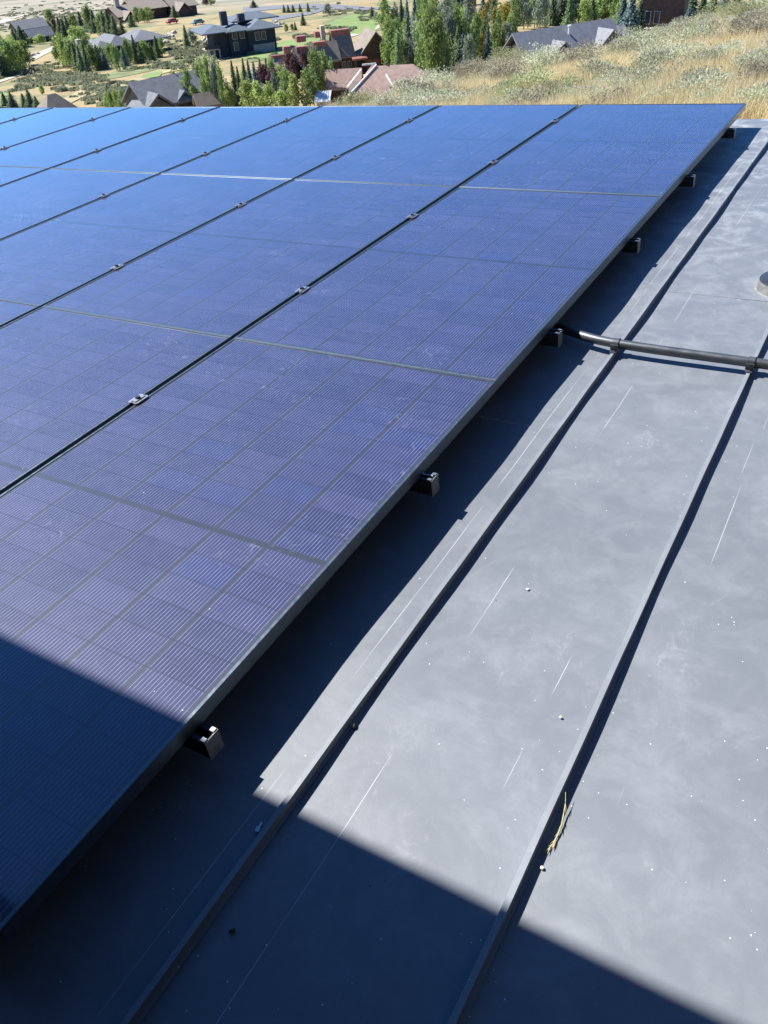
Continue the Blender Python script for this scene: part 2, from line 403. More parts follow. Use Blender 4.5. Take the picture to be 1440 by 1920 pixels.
# ribs (about 0.43 m apart)
def rib_mesh(x0, y0, y1):
    """bar with a slightly wavy top, on a thin welded flange"""
    m = MB(); ys = np.arange(y0, y1 + .001, .06); prof = [(-.0075, .0005), (-.0052, .002), (-.0058, .0215), (-.0052, .0226), (.0052, .0226), (.0058, .0218), (.0046, .002), (.011, .0012)]
    v = []; k = len(prof)
    for i, y in enumerate(ys):
        w = .0005 * math.sin(y * 3.1 + x0 * 9) + .0004 * math.sin(y * 17 + x0)
        for (a, z) in prof: v.append((x0 + a + w, y, RZ + z))
    f = [(i*k+j, i*k+j+1, (i+1)*k+j+1, (i+1)*k+j) for i in range(len(ys)-1) for j in range(k-1)]
    f += [tuple(range(k)), tuple(range((len(ys)-1)*k, len(ys)*k))]
    return m.add(v, f)
for k in range(-9, 8):
    x0 = .2047 + .438 * k
    if k == 1:
        rib_mesh(x0, -4.9, 1.06).build('roof_rib', M['rib'], house)
    else:
        rib_mesh(x0, -4.9, 3.96).build('roof_rib', M['rib'], house)
# welded lap across the bay
MB().box(.236, .62, 1.118, 3.9, RZ - .004, RZ + .0016).build('membrane_lap', M['membrane'], house)
# storey above and behind the camera whose eave throws the near shadow
EZ = 2.35
M['clad'] = simple('charcoal_cladding', (.030,.032,.036), .8, 0, .2, 2)
MB().box(-9.5, 3.5, -5.2, -3.0, RZ + .002, EZ).build('unseen_upper_wall', M['clad'], house)
MB().box(1.95, 3.5, -2.997, 3.2, RZ + .002, EZ - .003).build('unseen_upper_wall', M['clad'], house)  # wing added out of view on the right, blocks sky to deepen the shade
MB().box(-10.2, 4.2, -5.6, -1.417, EZ + .003, EZ + .22).build('eave', M['clad'], house)

# vent on the right
vt = empty('roof_vent', MP @ Matrix.Translation((.655, 1.262, RZ + .0022)))
tag(vt, 'low dark round vent hood on a pale flashing collar, cut off by the right edge', 'vent')
def lathe(prof, n=40):
    v = []; f = []
    for r_, z in prof:
        for k in range(n): a = 2*math.pi*k/n; v.append((r_*math.cos(a), r_*math.sin(a), z))
    for i in range(len(prof)-1):
        for k in range(n): f.append((i*n+k, i*n+(k+1)%n, (i+1)*n+(k+1)%n, (i+1)*n+k))
    f.append(tuple(range((len(prof)-1)*n, len(prof)*n)))
    return MB().add(v, f)
lathe([(.131, .0), (.126, .003), (.121, .030), (.119, .034), (.1175, .034), (.1165, .020)]).build('collar', M['flash'], vt, 40)
lathe([(.116, .018), (.116, .0335), (.112, .036), (.07, .038), (.001, .039)]).build('hood', M['dark_metal'], vt, 40)

# ------------------------------------------------------------------ solar panels
def frame_mesh():
    prof = [(0,-PH), (0,-.0012), (.0012,0), (.0080,0), (.0088,-.001), (.0088,-.0066), (.0022,-.0066), (.0022,-PH+.002), (.026,-PH+.002), (.026,-PH)]
    v = []; k = len(prof)
    for cx, cy, sx, sy in ((0,0,1,1), (PW,0,-1,1), (PW,PL,-1,-1), (0,PL,1,-1)):
        for a, z in prof: v.append((cx + sx*a, cy + sy*a, z))
    f = []
    for i in range(4):
        j = (i+1) % 4
        for q in range(k): f.append((i*k+q, i*k+(q+1)%k, j*k+(q+1)%k, j*k+q))
    return MB().add(v, f)
def make_panel():
    r_ = empty('solar_panel')
    frame_mesh().build('frame', M['frame'], r_)
    MB().box(.0024, PW-.0024, .0024, PL-.0024, -.0064, -.0022).build('glass', M['pv'], r_)
    MB().box(PW/2-.055, PW/2+.055, PL/2-.04, PL/2+.04, -.026, -.0066).build('junction_box', M['black'], r_)
    return r_
proto = make_panel()
ROWN = ['nearest row', 'middle row', 'farthest row']
COLN = ['rightmost column', 'second column from the right', 'third column from the right', 'fourth column from the right', 'fifth column from the right', 'sixth column from the right', 'seventh column from the right', 'eighth column from the right']
NCOL = {0: 3, 1: 5, 2: 7}
first = True
for row in range(3):
    for k in range(NCOL[row]):
        o = proto if first else copy_tree(proto)
        first = False
        o.name = 'solar_panel'
        dz = random.uniform(-.0006, .0006)
        o.matrix_world = MP @ Matrix.Translation((-1.05*k - PW, LP*(row-1) + .0001, dz)) @ Matrix.Rotation(random.uniform(-.0006, .0006), 4, 'X') @ Matrix.Rotation(random.uniform(-.0006, .0006), 4, 'Y')
        lab = f'blue solar panel, {ROWN[row]}, {COLN[k]}'
        if (row, k) == (0, 0): lab = 'blue solar panel at the near right corner, partly in building shade'
        tag(o, lab, 'solar panel', 'solar panels of the roof array')
RAILY = [-1.410, -.487, .448, 1.371, 2.306, 3.245]
MINX = -7.4
def rail_mesh(x0, x1):
    w, h, th, lip = .0185, .048, .0025, .010
    z1 = -PH - .0006; z0 = z1 - h
    prof = [(-w, z0), (w, z0), (w, z1), (w-lip, z1), (w-lip, z1-th), (w-th, z1-th), (w-th, z0+th), (-w+th, z0+th), (-w+th, z1-th), (-w+lip, z1-th), (-w+lip, z1), (-w, z1)]
    m = MB(); n = len(prof); v = [(a, p, q) for a in (x0, x1) for p, q in prof]
    f = [(i, (i+1) % n, n + (i+1) % n, n + i) for i in range(n)]
    return m.add(v, f)
for i, y in enumerate(RAILY):
    o = empty('mounting_rail', MP @ Matrix.Translation((0, y, 0)))
    rail_mesh(MINX, .0355).build('channel', M['dark_metal'], o)
    cp = MB(); z1 = -PH - .0006
    cp.box(.0357, .0387, -.0195, .0195, z1 - .052, z1 - .0005)
    cp.box(.0388, .0392, -.016, .016, z1 - .044, z1 - .0425)
    cp.build('end_cap', M['cap'], o)
    lp = MB().box(.024, .0356, -.0184, -.009, z1 + .0002, z1 + .002).box(.024, .0356, .009, .0184, z1 + .0002, z1 + .002)
    lp.build('lit_lip_tip', M['alu'], o)  # bright metal laid over the rail lips, painting in their sunlit tips
    for fx in (-.35, -1.65, -2.95, -4.25, -5.55, -6.85):
        MB().box(fx-.02, fx+.02, .0193, .0225, RZ + .003, z1 - .01).box(fx-.02, fx+.02, .0193, .07, RZ + .001, RZ + .004).build('foot', M['dark_metal'], o)
    tag(o, f'capped black rail end under the panel edge, {ORD[i]} from the near end', 'rail', 'mounting rails under the array')
# small pale blue wire clip hanging in the second rail end
wc = MB(); wc.tube([(-.004, -.482, -.030), (.006, -.487, -.0335), (.016, -.484, -.0345), (.027, -.480, -.0365), (.033, -.484, -.040)], [.0032, .0026, .0018, .0032, .0012], 8)
tag(wc.build('cable_clip', simple('pale_blue_plastic', (.45,.55,.68), .4), None, True, MP), 'small pale blue clip poking from the second nearest rail end', 'clip')
# mid clamps
def make_clamp():
    o = empty('panel_clamp')
    m = MB(); z = .0006
    pl = [(-.031,-.013), (-.024,-.020), (.024,-.020), (.031,-.013), (.026,.0), (.031,.013), (.024,.020), (-.024,.020), (-.031,.013), (-.026,0)]
    m.prism([(q, p) for p, q in pl], z, z + .0035, 2)
    m.prism([(q*.55, p*.8) for p, q in pl], z + .0035, z + .0065, 2)
    m.build('plate', M['alu'], o)
    b_ = MB(); b_.prism([(.0085*math.cos(a), .0085*math.sin(a)) for a in [k*math.pi/3 for k in range(6)]], .0071, .0135, 2); b_.build('bolt', M['dark_metal'], o)
    return o
cproto = make_clamp(); first = True
for k in range(1, 7):
    for i, y in enumerate(RAILY):
        if k >= NCOL[i//2]: continue
        o = cproto if first else copy_tree(cproto); first = False
        o.name = 'panel_clamp'
        o.matrix_world = MP @ Matrix.Translation((-1.05*k + .009, y, 0)) @ Matrix.Rotation(random.uniform(-.08, .08), 4, 'Z')
        tag(o, f'silver clamp in the {ORD[k-1]} gap from the right, {ORD[i]} from the near end', 'clamp', 'silver clamps between panel columns')

# ------------------------------------------------------------------ conduit
cz = RZ + .0225 + .0165 + .002
cond = empty('conduit_pipe', MP)
tag(cond, 'grey metal conduit pipe crossing the roof ribs from under the panels', 'conduit')
pts = [(a, b_ + .024, z_) for a, b_, z_ in [(-.30,.66,cz-.02), (-.17,.645,cz-.015), (-.08,.617,cz-.01), (-.02,.588,cz-.004), (.03,.563,cz), (.08,.543,cz), (.14,.527,cz), (.205,.5185,cz), (.30,.514,cz), (.40,.512,cz), (.64,.511,cz), (1.0,.509,cz), (2.2,.505,cz), (3.3,.50,cz)]]
MB().tube(pts, .0160, 24).build('pipe', M['conduit'], cond, 60)
for k, sx in enumerate((.2047, .6427, 1.0807)):
    sy = .5425 if k == 0 else .535
    m = MB()
    ring = [(sy + .0183*math.cos(a), cz + .0183*math.sin(a)) for a in np.linspace(-.5, math.pi + .5, 18)] + [(sy + .0163*math.cos(a), cz + .0163*math.sin(a)) for a in np.linspace(math.pi + .5, -.5, 18)]
    m.prism(ring, sx - .010, sx + .010, 0)
    m.box(sx - .010, sx + .010, sy - .040, sy - .0155, cz - .0185, cz - .0155)
    m.box(sx - .013, sx + .013, sy - .024, sy - .0165, cz - .0154, cz + .004)
    st = m.build('strap', M['conduit'], cond)
    MB().tube([(sx, sy - .0245, cz - .004), (sx, sy - .030, cz - .004)], .0042, 8).build('screw', M['dark_metal'], st)
    MB().tube([(sx + .0115, sy + .0187*math.cos(a), cz + .0187*math.sin(a)) for a in np.linspace(-.4, math.pi + .4, 16)], .0011, 6).build('strap_gap', M['black'], st)

# ------------------------------------------------------------------ litter on the roof
def on_roof(px, py, z=RZ):
    d = RP.T @ np.array([(px-720)/F, (py-960)/F, 1.0]); s = (z - CP[2]) / d[2]; p = CP + s*d; return p[0], p[1]
def blob(name, px, py, r_, mat, label, cat, seed, flat=.35):
    rr = random.Random(seed); bm = bmesh.new(); bmesh.ops.create_icosphere(bm, subdivisions=2, radius=1)
    for v in bm.verts:
        k = 1 + .25*math.sin(v.co.x*3+seed) + rr.uniform(-.1,.1); v.co = Vector((v.co.x*k*r_, v.co.y*k*r_*.75, v.co.z*r_*flat))
    me = bpy.data.meshes.new(name); bm.to_mesh(me); bm.free(); x, y = on_roof(px, py)
    tag(obj(name, me, mat, None, True, MP @ Matrix.Translation((x, y, RZ + r_*flat*.8 + .002)) @ Matrix.Rotation(seed, 4, 'Z')), label, cat)
M['cream'] = simple('cream_chip', (.75,.66,.42), .8); M['white'] = simple('white_scrap', (.7,.72,.75), .6); M['clod'] = simple('dark_clod', (.03,.025,.02), .9); M['twig'] = simple('dry_straw', (.36,.32,.17), .9, 0, .3, 80)
blob('pebble', 1016, 1629, .0042, M['cream'], 'pale round chip beside the right rib below the dry stalk', 'pebble', 1)
blob('pebble', 1051, 1346, .0036, M['cream'], 'cream pebble just left of the right rib', 'pebble', 2)
blob('pebble', 989, 1106, .0042, M['white'], 'white chip lying between the two ribs', 'pebble', 3)
blob('dirt_clod', 436, 1748, .0050, M['clod'], 'dark dirt clod in the shade below the left rib', 'dirt clod', 4, .6)
blob('dirt_clod', 665, 1364, .0055, M['clod'], 'brown curled bit of dirt against the sunny left rib', 'dirt clod', 5, .8)
for q, (px, py, a, lb) in enumerate(((484,1557,.5,'larger white paper scrap in shade left of the left rib'), (489,1549,.2,'smaller white paper scrap beside the larger one in shade'))):
    m = MB(); m.prism([(-.005,-.004), (.002,-.006), (.005,.0), (.003,.006), (-.003,.005)] if q == 0 else [(-.002,-.005), (.002,-.005), (.0025,.005), (-.0015,.006)], 0, .0012, 2)
    x, y = on_roof(px, py)
    tag(m.build('paper_scrap', M['white'], None, False, MP @ Matrix.Translation((x, y, RZ + .004)) @ Matrix.Rotation(a, 4, 'Z')), lb, 'scrap')
# the dry grass stalk by the right rib
P = [on_roof(*p) for p in ((1060,1497), (1060,1512), (1057,1530), (1053,1550), (1046,1568), (1037,1584), (1028,1594), (1014,1604))]
hs = [.018, .012, .006, .003, .0015, .001, .001, .001]
m = MB(); pp = [(x, y, RZ + .002 + h) for (x, y), h in zip(P, hs)]
m.tube(pp, [.0004,.0006,.0012,.0015,.0014,.0011,.0008,.0003], 7)
for k in range(18):
    s = random.uniform(.15, .9) * (len(pp)-1); i = int(s); a = Vector(pp[i]).lerp(Vector(pp[min(i+1, len(pp)-1)]), s-i)
    d = (Vector(pp[min(i+1, len(pp)-1)]) - Vector(pp[i])).normalized(); sd = Vector((-d.y, d.x, 0)) * random.choice((-1, 1))
    m.tube([a, a + d*.006 + sd*.0022, a + d*.013 + sd*.0045 + Vector((0,0,.001))], [.0009, .0006, .0001], 5)
tag(m.build('grass_stalk', M['twig'], None, True, MP), 'dry yellow grass seed stalk leaning on the right rib', 'grass stalk')

exec_bg = True
# ------------------------------------------------------------------ plants
def leafmat(name, a, b_, c_=None, sc_=1.2):
    t = NT(name); c = t.coord('Object'); g_ = t.n.new('ShaderNodeNewGeometry').outputs['Random Per Island']; oi = t.n.new('ShaderNodeObjectInfo').outputs['Random']
    col = t.ramp(g_, [(.0, a), (.6, b_), (1.0, c_ or b_)])
    col = t.mix(t.rng(t.noise(c, sc_, 2), .35, .65, 0, .55), col, a)
    hs = t.n.new('ShaderNodeHueSaturation'); t.l.new(col, hs.inputs['Color']); t.inp(hs.inputs['Value'], t.rng(oi, 0, 1, .78, 1.25)); t.inp(hs.inputs['Hue'], t.rng(oi, 0, 1, .488, .512))
    t.set(Base_Color=hs.outputs[0], Roughness=.75)
    tr = t.n.new('ShaderNodeBsdfTranslucent'); mx_ = t.n.new('ShaderNodeMixShader'); mx_.inputs[0].default_value = .42
    t.l.new(hs.outputs[0], tr.inputs[0]); t.l.new(t.p.outputs[0], mx_.inputs[1]); t.l.new(tr.outputs[0], mx_.inputs[2])
    t.l.new(mx_.outputs[0], t.n['Material Output'].inputs[0])
    t.p.inputs['Specular IOR Level'].default_value = .3
    return t.m
M['bark'] = simple('bark', (.13,.095,.07), .95, 0, .3, 8)
LM = {
 'green': leafmat('green_leaves', (0.126,0.190,0.054), (0.280,0.381,0.114), (0.447,0.514,0.202)),
 'light': leafmat('light_green_leaves', (0.190,0.260,0.060), (0.380,0.467,0.136), (0.558,0.597,0.241)),
 'grey': leafmat('grey_green_leaves', (0.145,0.178,0.122), (0.290,0.329,0.229), (0.446,0.467,0.350)),
 'dark': leafmat('dark_spruce', (0.051,0.090,0.052), (0.129,0.186,0.098), (0.240,0.300,0.177)),
 'spruce': leafmat('green_spruce', (0.088,0.139,0.060), (0.194,0.256,0.117), (0.354,0.401,0.202)),
 'blue': leafmat('blue_spruce', (0.073,0.121,0.110), (0.162,0.235,0.218), (0.292,0.380,0.356)),
 'plum': leafmat('purple_leaves', (0.053,0.024,0.030), (0.128,0.057,0.068), (0.210,0.098,0.105)),
 'yellow': leafmat('yellowing_leaves', (0.176,0.162,0.027), (0.378,0.297,0.054), (0.513,0.392,0.095)),
}
def unit_decid(seed, n=1500, slim=1.0):
    """crown of height 1 (z .08-1) and half-width .5: several clumps of leaf-sized quads"""
    R = np.random.default_rng(seed); v = []; f = []
    clumps = []
    nc = 16
    for k in range(nc):
        z = .18 + .74 * (k + R.random()*.8) / nc
        w = .34 * math.sin(math.pi * min(1, (z + .02)) ** .9) ** .7 if z < .98 else .05
        a = R.random() * 6.28; rr = w * (.35 + .65*R.random())
        clumps.append((math.cos(a)*rr, math.sin(a)*rr, z, .13 + .10*R.random(), .11 + .07*R.random()))
    for q in range(3): clumps.append((R.normal()*.05, R.normal()*.05, .5 + .14*q, .26 - .05*q, .17))
    for q in range(n):
        cx, cy, cz_, cr, ch = clumps[R.integers(len(clumps))]
        d = R.normal(size=3); d /= np.linalg.norm(d); k = R.random() ** .35
        p = np.array([cx + d[0]*cr*k, cy + d[1]*cr*k, cz_ + d[2]*ch*1.25*k])
        s = .018 + .020*R.random()
        a = R.normal(size=3); a[2] += .3; a /= np.linalg.norm(a); b2 = np.cross(a, d + [.1, .2, .3]); b2 /= (np.linalg.norm(b2) + 1e-9)
        i = len(v); v += [tuple(p - a*s), tuple(p + b2*s*.8), tuple(p + a*s*1.2), tuple(p - b2*s*.8)]; f.append((i, i+1, i+2, i+3))
    return v, f
def unit_spruce(seed, tiers=17):
    R = np.random.default_rng(seed); v = []; f = []
    for t_ in range(tiers):
        z = .06 + .92 * (t_ / tiers) ** .92; w = .5 * (1 - z) ** .85 * (.85 + .3*R.random()) + .012
        nb = max(5, int(15 * (1 - z) + 5)); ph = R.random()*6.28
        for k in range(nb):
            a = ph + 6.283*k/nb + R.normal()*.12; L_ = w * (.75 + .4*R.random()); ca_, sa = math.cos(a), math.sin(a)
            for q in range(5):
                r0 = L_ * (.25 + .19*q); zz = z - .10*r0 + .02*R.normal() - (.05 * (q/4))*w
                s = .036 * (1.25 - .13*q) * (.7 + .5*(1-z)) ; tilt = R.normal()*.35
                p = np.array([ca_*r0, sa*r0, zz]); rad = np.array([ca_, sa, -.35 + .3*R.normal()]); tan = np.array([-sa, ca_, tilt])
                i = len(v); v += [tuple(p - tan*s*1.1), tuple(p + rad*s*1.4), tuple(p + tan*s*1.1), tuple(p - rad*s*.8 + [0,0,s*.5])]; f.append((i, i+1, i+2, i+3))
    for q in range(10):
        z = .93 + .008*q; i = len(v); v += [(-.006,0,z), (.006,.004,z), (0,.006*(-1)**q,z+.02)]; f.append((i, i+1, i+2))
    return v, f
DM = []
for s in range(5):
    v, f = unit_decid(100 + s, 1700); me = bpy.data.meshes.new('crown'); me.from_pydata(v, [], f); DM.append(me)
SM = []
for s in range(4):
    v, f = unit_spruce(200 + s); me = bpy.data.meshes.new('crown'); me.from_pydata(v, [], f); SM.append(me)
tm = MB(); tm.tube([(0,0,-.03), (.004,0,.25), (-.006,.004,.55), (.003,0,.9)], [.022,.016,.010,.003], 7)
for k in range(5):
    a = k*1.9; z = .25 + .1*k; tm.tube([(0,0,z), (.10*math.cos(a), .10*math.sin(a), z+.09), (.19*math.cos(a), .19*math.sin(a), z+.2)], [.009,.005,.002], 5)
tmo = tm.build('trunk', M['bark']); TM = tmo.data; bpy.data.objects.remove(tmo)
CR = {}
def crown_mesh(base, mat):
    key = (base.name, mat.name)
    if key not in CR:
        me = base.copy(); me.materials.clear(); me.materials.append(mat); CR[key] = me
    return CR[key]
def tree(px, yt, yb, wpx, kind, dd=None):
    if dd is None: p, d = valley_at(px, yb)
    else:
        q = at(px, yb, dd); p = np.array([q[0], q[1], float(terrain(q[0], q[1]))]); d = dd
    top = at(px, yt, d); h = max(1.5, top[2] - p[2])
    w = wpx * d / 1750.0
    conif = kind in ('dark', 'spruce', 'blue')
    base = random.choice(SM if conif else DM)
    nm = {'dark': 'spruce_tree', 'spruce': 'spruce_tree', 'blue': 'blue_spruce_tree', 'plum': 'plum_tree'}.get(kind, 'cottonwood_tree')
    o = empty(nm); o.location = p; o.rotation_euler = (0, 0, random.uniform(0, 6.28)); k_ = 1.8 if conif else 1.9; o.scale = (w*k_, w*k_, h)
    cr = bpy.data.objects.new('crown', crown_mesh(base, LM[kind])); COL.objects.link(cr); cr.parent = o
    tr = bpy.data.objects.new('trunk', TM); COL.objects.link(tr); tr.parent = o
    return o
DESC = {'green': 'green leafy tree', 'light': 'yellow-green tree', 'grey': 'grey-green tree', 'dark': 'dark spruce', 'spruce': 'green spruce', 'blue': 'blue-grey spruce', 'plum': 'purple tree', 'yellow': 'yellowing tree'}
GROUPS = {
 'by the two-roofed house': [(3,72,140,26,'green'),(12,64,136,24,'green'),(20,60,132,24,'light'),(28,74,138,22,'green'),(36,78,130,18,'dark'),(33,50,92,16,'spruce'),(46,45,90,18,'spruce'),(50,88,116,14,'dark'),(8,90,142,22,'dark'),(76,64,84,16,'light'),(63,70,84,10,'plum')],
 'behind the low hip-roofed house': [(97,37,72,14,'green'),(106,34,70,13,'plum'),(117,28,70,14,'spruce'),(124,34,72,12,'dark'),(131,26,68,13,'spruce'),(142,26,66,16,'green'),(155,20,58,15,'spruce'),(165,32,60,13,'blue'),(173,8,62,14,'green'),(181,16,62,16,'dark'),(193,22,68,15,'green'),(201,18,70,16,'spruce'),(210,13,70,15,'spruce'),(219,26,70,16,'spruce'),(231,36,66,14,'spruce'),(147,48,86,20,'light'),(160,50,84,20,'light')],
 'before the low hip-roofed house': [(118,66,122,20,'green'),(127,62,124,20,'light'),(138,70,126,20,'green'),(147,76,128,15,'spruce'),(156,80,132,15,'spruce'),(166,74,132,10,'dark'),(175,82,128,20,'green'),(188,80,126,17,'spruce'),(198,92,124,14,'blue'),(213,80,120,20,'green'),(235,84,120,14,'blue'),(245,70,116,17,'green'),(257,62,114,12,'spruce'),(266,80,114,14,'spruce'),(275,74,112,17,'green'),(286,78,110,14,'spruce'),(297,64,106,12,'spruce'),(305,70,104,13,'green')],
 'around the long brown-grey house': [(248,28,52,14,'spruce'),(260,12,44,14,'green'),(272,14,44,13,'green'),(280,12,42,17,'light'),(240,-4,10,16,'green'),(255,-6,8,16,'green'),(270,-8,4,18,'light'),(328,8,32,11,'spruce'),(345,-4,18,12,'dark'),(388,-6,12,12,'plum'),(398,-8,12,10,'green')],
 'beside the dark modern house': [(352,45,90,12,'spruce'),(362,52,88,15,'grey'),(461,48,84,10,'light'),(482,40,72,9,'light'),(476,0,14,12,'dark')],
 'by the road above the lawn': [(533,8,24,7,'spruce'),(541,8,24,7,'spruce'),(550,8,23,8,'spruce'),(563,7,22,7,'spruce'),(578,4,22,7,'spruce'),(569,22,48,9,'spruce'),(537,45,60,7,'green'),(548,44,58,6,'green'),(554,40,56,6,'spruce'),(615,6,30,12,'grey'),(698,12,36,11,'spruce'),(708,22,40,12,'grey')],
 'left of the small brown roof': [(13,172,204,15,'dark'),(27,171,205,16,'dark'),(49,173,205,15,'spruce'),(61,164,206,17,'dark'),(72,178,206,14,'spruce'),(82,172,184,8,'light')],
 'around the grey gabled house': [(203,172,206,10,'light'),(213,170,206,10,'green'),(222,167,206,10,'light'),(232,166,206,12,'green'),(243,174,206,13,'blue'),(255,180,206,10,'blue'),(272,168,208,14,'spruce'),(290,172,208,18,'green'),(312,158,208,12,'yellow'),(322,178,208,12,'green'),(338,130,208,13,'green'),(347,148,208,16,'light'),(361,122,208,16,'green'),(370,160,208,18,'light'),(392,112,208,16,'green'),(403,104,208,14,'green'),(413,116,208,15,'grey'),(424,120,208,14,'green'),(434,152,208,16,'light'),(447,109,204,16,'spruce'),(456,120,206,15,'dark')],
 'between the gabled and red-trimmed houses': [(463,107,170,12,'dark'),(472,108,172,13,'blue'),(482,112,172,14,'blue'),(493,106,164,13,'spruce'),(504,106,160,13,'blue'),(490,125,168,18,'plum'),(502,120,170,20,'plum'),(514,128,176,20,'plum'),(470,148,210,30,'light'),(490,152,210,24,'light'),(505,156,210,24,'light'),(521,132,206,13,'grey'),(530,168,210,28,'light')],
 'before the red-trimmed house': [(545,94,150,24,'plum'),(558,104,156,22,'plum'),(575,94,142,17,'plum'),(632,94,132,15,'plum'),(545,128,208,22,'green'),(560,140,210,26,'light'),(583,128,208,28,'green'),(600,88,200,30,'green'),(612,98,196,24,'green'),(622,112,172,14,'green'),(645,103,124,9,'blue'),(689,94,118,12,'blue'),(697,62,120,17,'green'),(664,158,196,10,'spruce')],
 'right of the red-trimmed house': [(728,8,62,15,'spruce'),(742,2,58,17,'spruce'),(754,-5,62,15,'dark'),(765,-4,66,14,'blue'),(779,-6,70,18,'blue'),(722,64,128,20,'grey'),(735,56,132,24,'green'),(752,60,134,24,'green'),(764,74,134,20,'grey'),(759,36,80,10,'light'),(774,68,92,11,'dark'),(776,94,134,9,'spruce'),(796,22,142,26,'green'),(808,12,146,26,'green'),(822,28,146,26,'green'),(833,60,142,18,'dark'),(793,-12,66,22,'green'),(815,-12,60,24,'light'),(835,-8,70,24,'grey'),(848,18,120,20,'grey'),(858,8,124,22,'green'),(868,60,132,22,'blue'),(861,70,132,18,'spruce'),(880,66,134,18,'grey')],
 'in the yellowing grove': [(878,16,100,20,'grey'),(892,22,104,18,'green'),(903,20,80,18,'yellow'),(890,40,124,16,'green'),(914,44,122,18,'blue'),(930,14,70,18,'yellow'),(945,6,66,18,'yellow'),(930,44,116,20,'green'),(941,50,116,16,'dark'),(953,58,108,18,'blue'),(866,-8,50,16,'dark'),(885,-10,40,16,'spruce'),(905,-12,36,16,'blue'),(925,-12,36,14,'dark'),(958,30,74,18,'green')],
 'behind the grey-roofed house': [(966,-14,62,22,'green'),(982,-16,56,22,'grey'),(1002,-14,52,22,'green'),(1020,-14,46,20,'grey'),(1035,-14,48,20,'spruce'),(1050,-12,46,22,'dark'),(1064,-10,44,22,'green'),(1085,-12,42,26,'light'),(1104,-12,40,24,'light'),(1122,-10,42,22,'green'),(1138,-10,42,20,'green'),(1152,-8,50,18,'green')],
 'on the top right slope': [(1163,-14,72,26,'blue'),(1178,-14,80,34,'blue'),(1194,0,76,26,'dark'),(1222,8,56,12,'blue'),(1244,2,48,14,'blue'),(1205,-14,36,20,'green'),(1275,-16,50,30,'spruce'),(1292,-18,52,34,'dark'),(1312,-14,46,28,'spruce'),(1334,-16,34,26,'dark'),(1356,-20,28,24,'blue'),(1378,-22,22,22,'spruce')],
}
FILL = {'right of the red-trimmed house': (722, 882, 62, 'green grey spruce light green'), 'in the yellowing grove': (872, 966, 30, 'green yellow grey spruce'), 'behind the grey-roofed house': (960, 1160, 34, 'green light grey spruce'), 'on the top right slope': (1160, 1300, 8, 'blue spruce green'),
        'before the low hip-roofed house': (112, 225, 8, 'green light spruce'), 'behind the low hip-roofed house': (95, 225, 8, 'green spruce'), 'by the two-roofed house': (0, 60, 8, 'green light dark'), 'around the grey gabled house': (330, 460, 8, 'green light'), 'between the gabled and red-trimmed houses': (462, 545, 7, 'light green grey')}
for q, (x0, x1, n_, kinds) in FILL.items():
    src = [T for T in GROUPS[q] if x0 <= T[0] <= x1]
    for k in range(n_):
        T = random.choice(src); ks = kinds.split()
        GROUPS[q].append((x0 + (x1-x0) * (k + random.random()) / n_, T[1] + random.uniform(-4, 26), T[2] - random.uniform(-2, 26), max(14, T[3]*.9), random.choice(ks)))
for where, L_ in GROUPS.items():
    cnt = {}
    for T in sorted(L_, key=lambda q: (q[4], q[0])):
        cnt[T[4]] = cnt.get(T[4], 0) + 1
        one = sum(1 for q in L_ if q[4] == T[4]) == 1
        lab = (f'{DESC[T[4]]} {where}' if one else f'{ORD[cnt[T[4]]-1]} {DESC[T[4]]} from the left {where}')
        tag(tree(*T), lab, 'tree', 'trees ' + where)

# sagebrush: domes of upright blades
def unit_bush(seed, n=900, flowers=False):
    R = np.random.default_rng(seed); v = []; f = []
    sub = [(R.normal()*.20, R.normal()*.20, .25 + .22*R.random()) for _ in range(9)]
    for q in range(n):
        sx, sy, sr = sub[R.integers(9)]
        d = R.normal(size=3); d[2] = abs(d[2]) + .15; d /= np.linalg.norm(d); k = .55 + .5*R.random()
        p = np.array([sx + d[0]*sr*k, sy + d[1]*sr*k, d[2]*sr*1.75*k])
        a = d*np.array([.9,.9,1.0]) + np.array([0,0,.25]) + R.normal(size=3)*.38; a /= np.linalg.norm(a)
        b2 = np.cross(a, R.normal(size=3)); b2 /= np.linalg.norm(b2); L_ = .03 + .03*R.random(); w = .009 + .007*R.random()
        i = len(v); v += [tuple(p - b2*w), tuple(p + b2*w), tuple(p + a*L_ + b2*w*.4), tuple(p + a*L_ - b2*w*.4)]; f.append((i, i+1, i+2, i+3))
    return v, f
LM['sage'] = leafmat('sagebrush_leaves', (.29,.30,.19), (.54,.55,.38), (.70,.70,.51), 3)
LM['sage_b'] = leafmat('sagebrush_woody', (.20,.18,.12), (.40,.37,.26), (.55,.51,.37), 3)
LM['sage_c'] = leafmat('sagebrush_green', (.22,.24,.11), (.42,.44,.23), (.56,.56,.34), 3)
LM['flower'] = leafmat('rabbitbrush_flowers', (.42,.30,.02), (.66,.50,.04), (.72,.60,.10), 5)
LM['shrub'] = leafmat('green_shrub', (.05,.09,.02), (.11,.18,.04), (.17,.24,.07), 5)
BM_ = []
for s in range(5):
    v, f = unit_bush(300+s, 3600); me = bpy.data.meshes.new('sagebrush'); me.from_pydata(v, [], f); BM_.append(me)
def bush(px, py, w, hh, mat, name='sagebrush', d=None):
    if d is None:
        p, d = ground_hit(px, py)
        if p is None or d > 75: return None
    else:
        q = at(px, py, d); p = np.array([q[0], q[1], float(terrain(q[0], q[1]))])
    o = bpy.data.objects.new(name, crown_mesh(random.choice(BM_), mat)); COL.objects.link(o)
    o.location = (p[0], p[1], p[2] - .04); o.rotation_euler = (0, 0, random.uniform(0, 6.28)); o.scale = (w, w*random.uniform(.85, 1.1), hh)
    return o
BX = []
